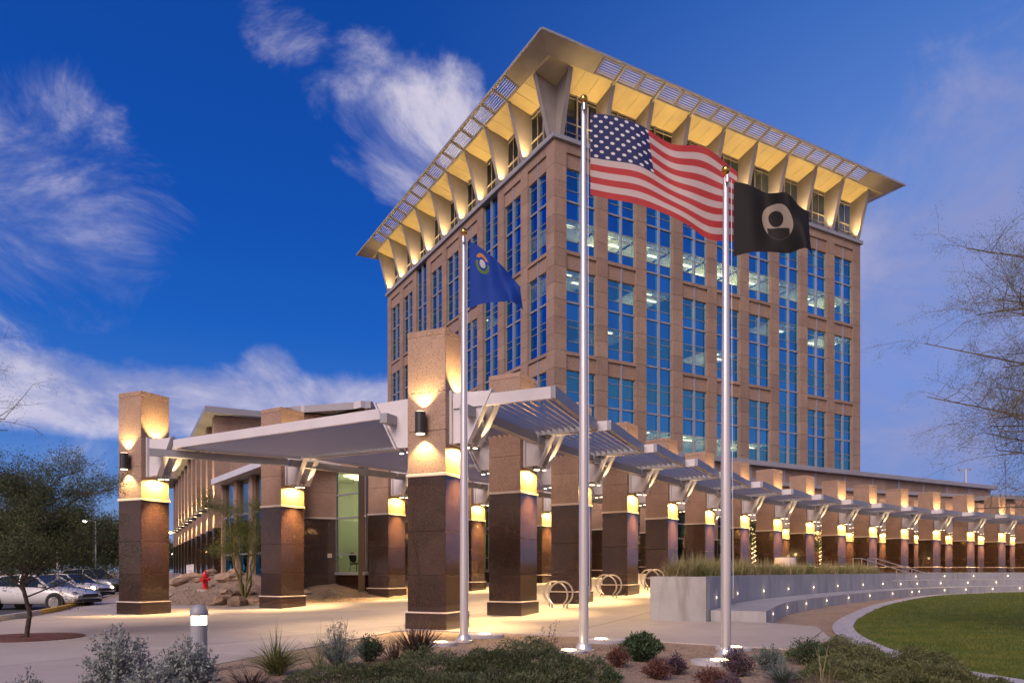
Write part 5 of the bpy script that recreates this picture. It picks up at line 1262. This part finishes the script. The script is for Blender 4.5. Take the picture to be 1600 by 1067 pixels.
# ------------------------------------------------------------------ cars
def car(name, lab, nose, y, paint, kind='sedan', lit=False, zg=-.13, rz=0., scale=1.):
    """local x forward, nose at +L/2"""
    L = 4.7; t = thing(name, lab, 'car', (nose - L / 2 * math.cos(rz), y, zg), rz, 'cars parked at the left')
    wv = .9
    if kind == 'sedan': prof = [(-2.35, .50, .86), (-2.25, .34, .97), (-1.75, .26, 1.02), (-.9, .24, .98), (.2, .24, .96), (.95, .24, .94), (1.75, .26, .84), (2.15, .32, .74), (2.35, .45, .60)]; cab = [(-1.85, 1.0), (-1.15, 1.40), (-.35, 1.46), (.30, 1.42), (1.10, .93)]
    else: prof = [(-2.35, .5, 1.05), (-2.25, .36, 1.12), (-1.5, .3, 1.14), (-.5, .3, 1.12), (.7, .3, 1.10), (1.1, .3, 1.10), (1.9, .32, 1.02), (2.25, .38, .92), (2.35, .5, .75)]; cab = [(-2.25, 1.1), (-2.0, 1.66), (-.6, 1.76), (.35, 1.72), (1.15, 1.08)]
    st = []
    for x, zl, zt in prof:
        w = wv * (1 - .10 * (abs(x) / 2.35) ** 4 - .02)
        st.append([(x, -w * .86, zt), (x, -w * .97, zt - .10), (x, -w, (zl + zt) / 2), (x, -w * .96, zl + .03), (x, -w * .8, zl), (x, w * .8, zl), (x, w * .96, zl + .03), (x, w, (zl + zt) / 2), (x, w * .97, zt - .10), (x, w * .86, zt), (x, 0, zt + .035)])
    c = MB(); k = len(st[0]); c.add([v for s in st for v in s], [(i * k + j, i * k + (j + 1) % k, (i + 1) * k + (j + 1) % k, (i + 1) * k + j) for i in range(len(st) - 1) for j in range(k)] + [tuple(range(k)), tuple(range((len(st) - 1) * k + k - 1, (len(st) - 1) * k - 1, -1))])
    c.build('body', paint, t, smooth=True)
    wc = lambda z: .80 - .20 * max(0, (z - .95)) / .5
    c = MB(); V = [(x, s * wc(z), z) for s in (-1, 1) for x, z in cab]; n = len(cab)
    c.add(V, [tuple(range(n)), tuple(range(2 * n - 1, n - 1, -1))] + [(i, n + i, n + i + 1, i + 1) for i in range(n - 1)]); c.build('windows', M_carglass, t)
    c = MB(); rf = cab[1:4]; V = [(x, s * (wc(z) + .012), z + .012) for s in (-1, 1) for x, z in rf] + [(x, s * (wc(z) + .012), z - .05) for s in (-1, 1) for x, z in rf]
    c.add(V, [(0, 3, 4, 1), (1, 4, 5, 2), (0, 1, 7, 6), (1, 2, 8, 7), (3, 9, 10, 4), (4, 10, 11, 5), (0, 6, 9, 3), (2, 5, 11, 8)]); c.build('roof', paint, t)
    for s in (-1, 1):
        for i_, xx_ in ((1, -.0), ):
            c = MB(); 
            for (xa, za), (xb, zb) in (((cab[0]), (cab[1])), ((cab[3]), (cab[4])), ((-.25, cab[0][1] - .02), (-.3, cab[2][1] - .02))): c.bar((xa, s * (wc(za) + .01), za), (xb, s * (wc(zb) + .01), zb), .05, .07)
            c.build('window_pillar', paint, t)
    for x in (-1.42, 1.42):
        for s in (-1, 1):
            c = MB(); c.M = Matrix.Translation((x, s * .80, .33)) @ Matrix.Rotation(R(90), 4, 'X'); c.cyl(0, 0, -.12, .12, .40, n=20); c.build('wheel_arch', M_plast, t)
            c = MB(); c.M = Matrix.Translation((x, s * .83, .33)) @ Matrix.Rotation(R(90), 4, 'X'); c.lathe([(.20, -.11), (.30, -.12), (.335, -.09), (.335, .09), (.30, .12), (.20, .11)], 0, 0, 22); w = c.build('wheel', M_tyre, t)
            c = MB(); c.M = Matrix.Translation((x, s * .83, .33)) @ Matrix.Rotation(R(90), 4, 'X')
            c.lathe([(.225, -.118), (.225, .118)], 0, 0, 20)
            for q in range(5):
                a_ = q * 2 * math.pi / 5
                for zz in (-.126, .126): c.bar((0, 0, zz), (.22 * math.cos(a_), .22 * math.sin(a_), zz), .07, .02)
            c.build('rim', M_rim, w)
    for s in (-1, 1):
        c = MB(); c.M = Matrix.Translation((2.14, s * .66, .68 if kind == 'sedan' else .82)); c.sphere(0, 0, 0, .13, 10, .7); c.build('headlight', E_head if lit else M_rim, t)
        c = MB(); c.bev(.75, .95, s * .9 - .08, s * .9 + .08, .95, 1.07, .02); c.build('side_mirror', paint, t)
        c = MB(); c.box(-.9, -.75, s * .89 - .012, s * .89 + .012, .80, .83); c.build('door_handle', M_rim, t)
    c = MB(); c.bev(2.28, 2.37, -.45, .45, .52, .66, .02); c.build('grille', M_plast, t)
    c = MB(); c.bev(2.26, 2.36, -.7, .7, .30, .42, .02); c.build('bumper', M_plast, t)
    return t
car('parked_car', 'white sedan parked nearest, behind the young tree', -17.6, 30.7, M_cpaint1, rz=-.12)
car('parked_car', 'white sedan with one headlight glowing, second from the left', -22.9, 41.6, M_cpaint1, lit=True, rz=-.25)
car('parked_car', 'silver sport utility vehicle parked behind the white sedans', -26.2, 49.5, M_cpaint2, 'suv', rz=-.3)
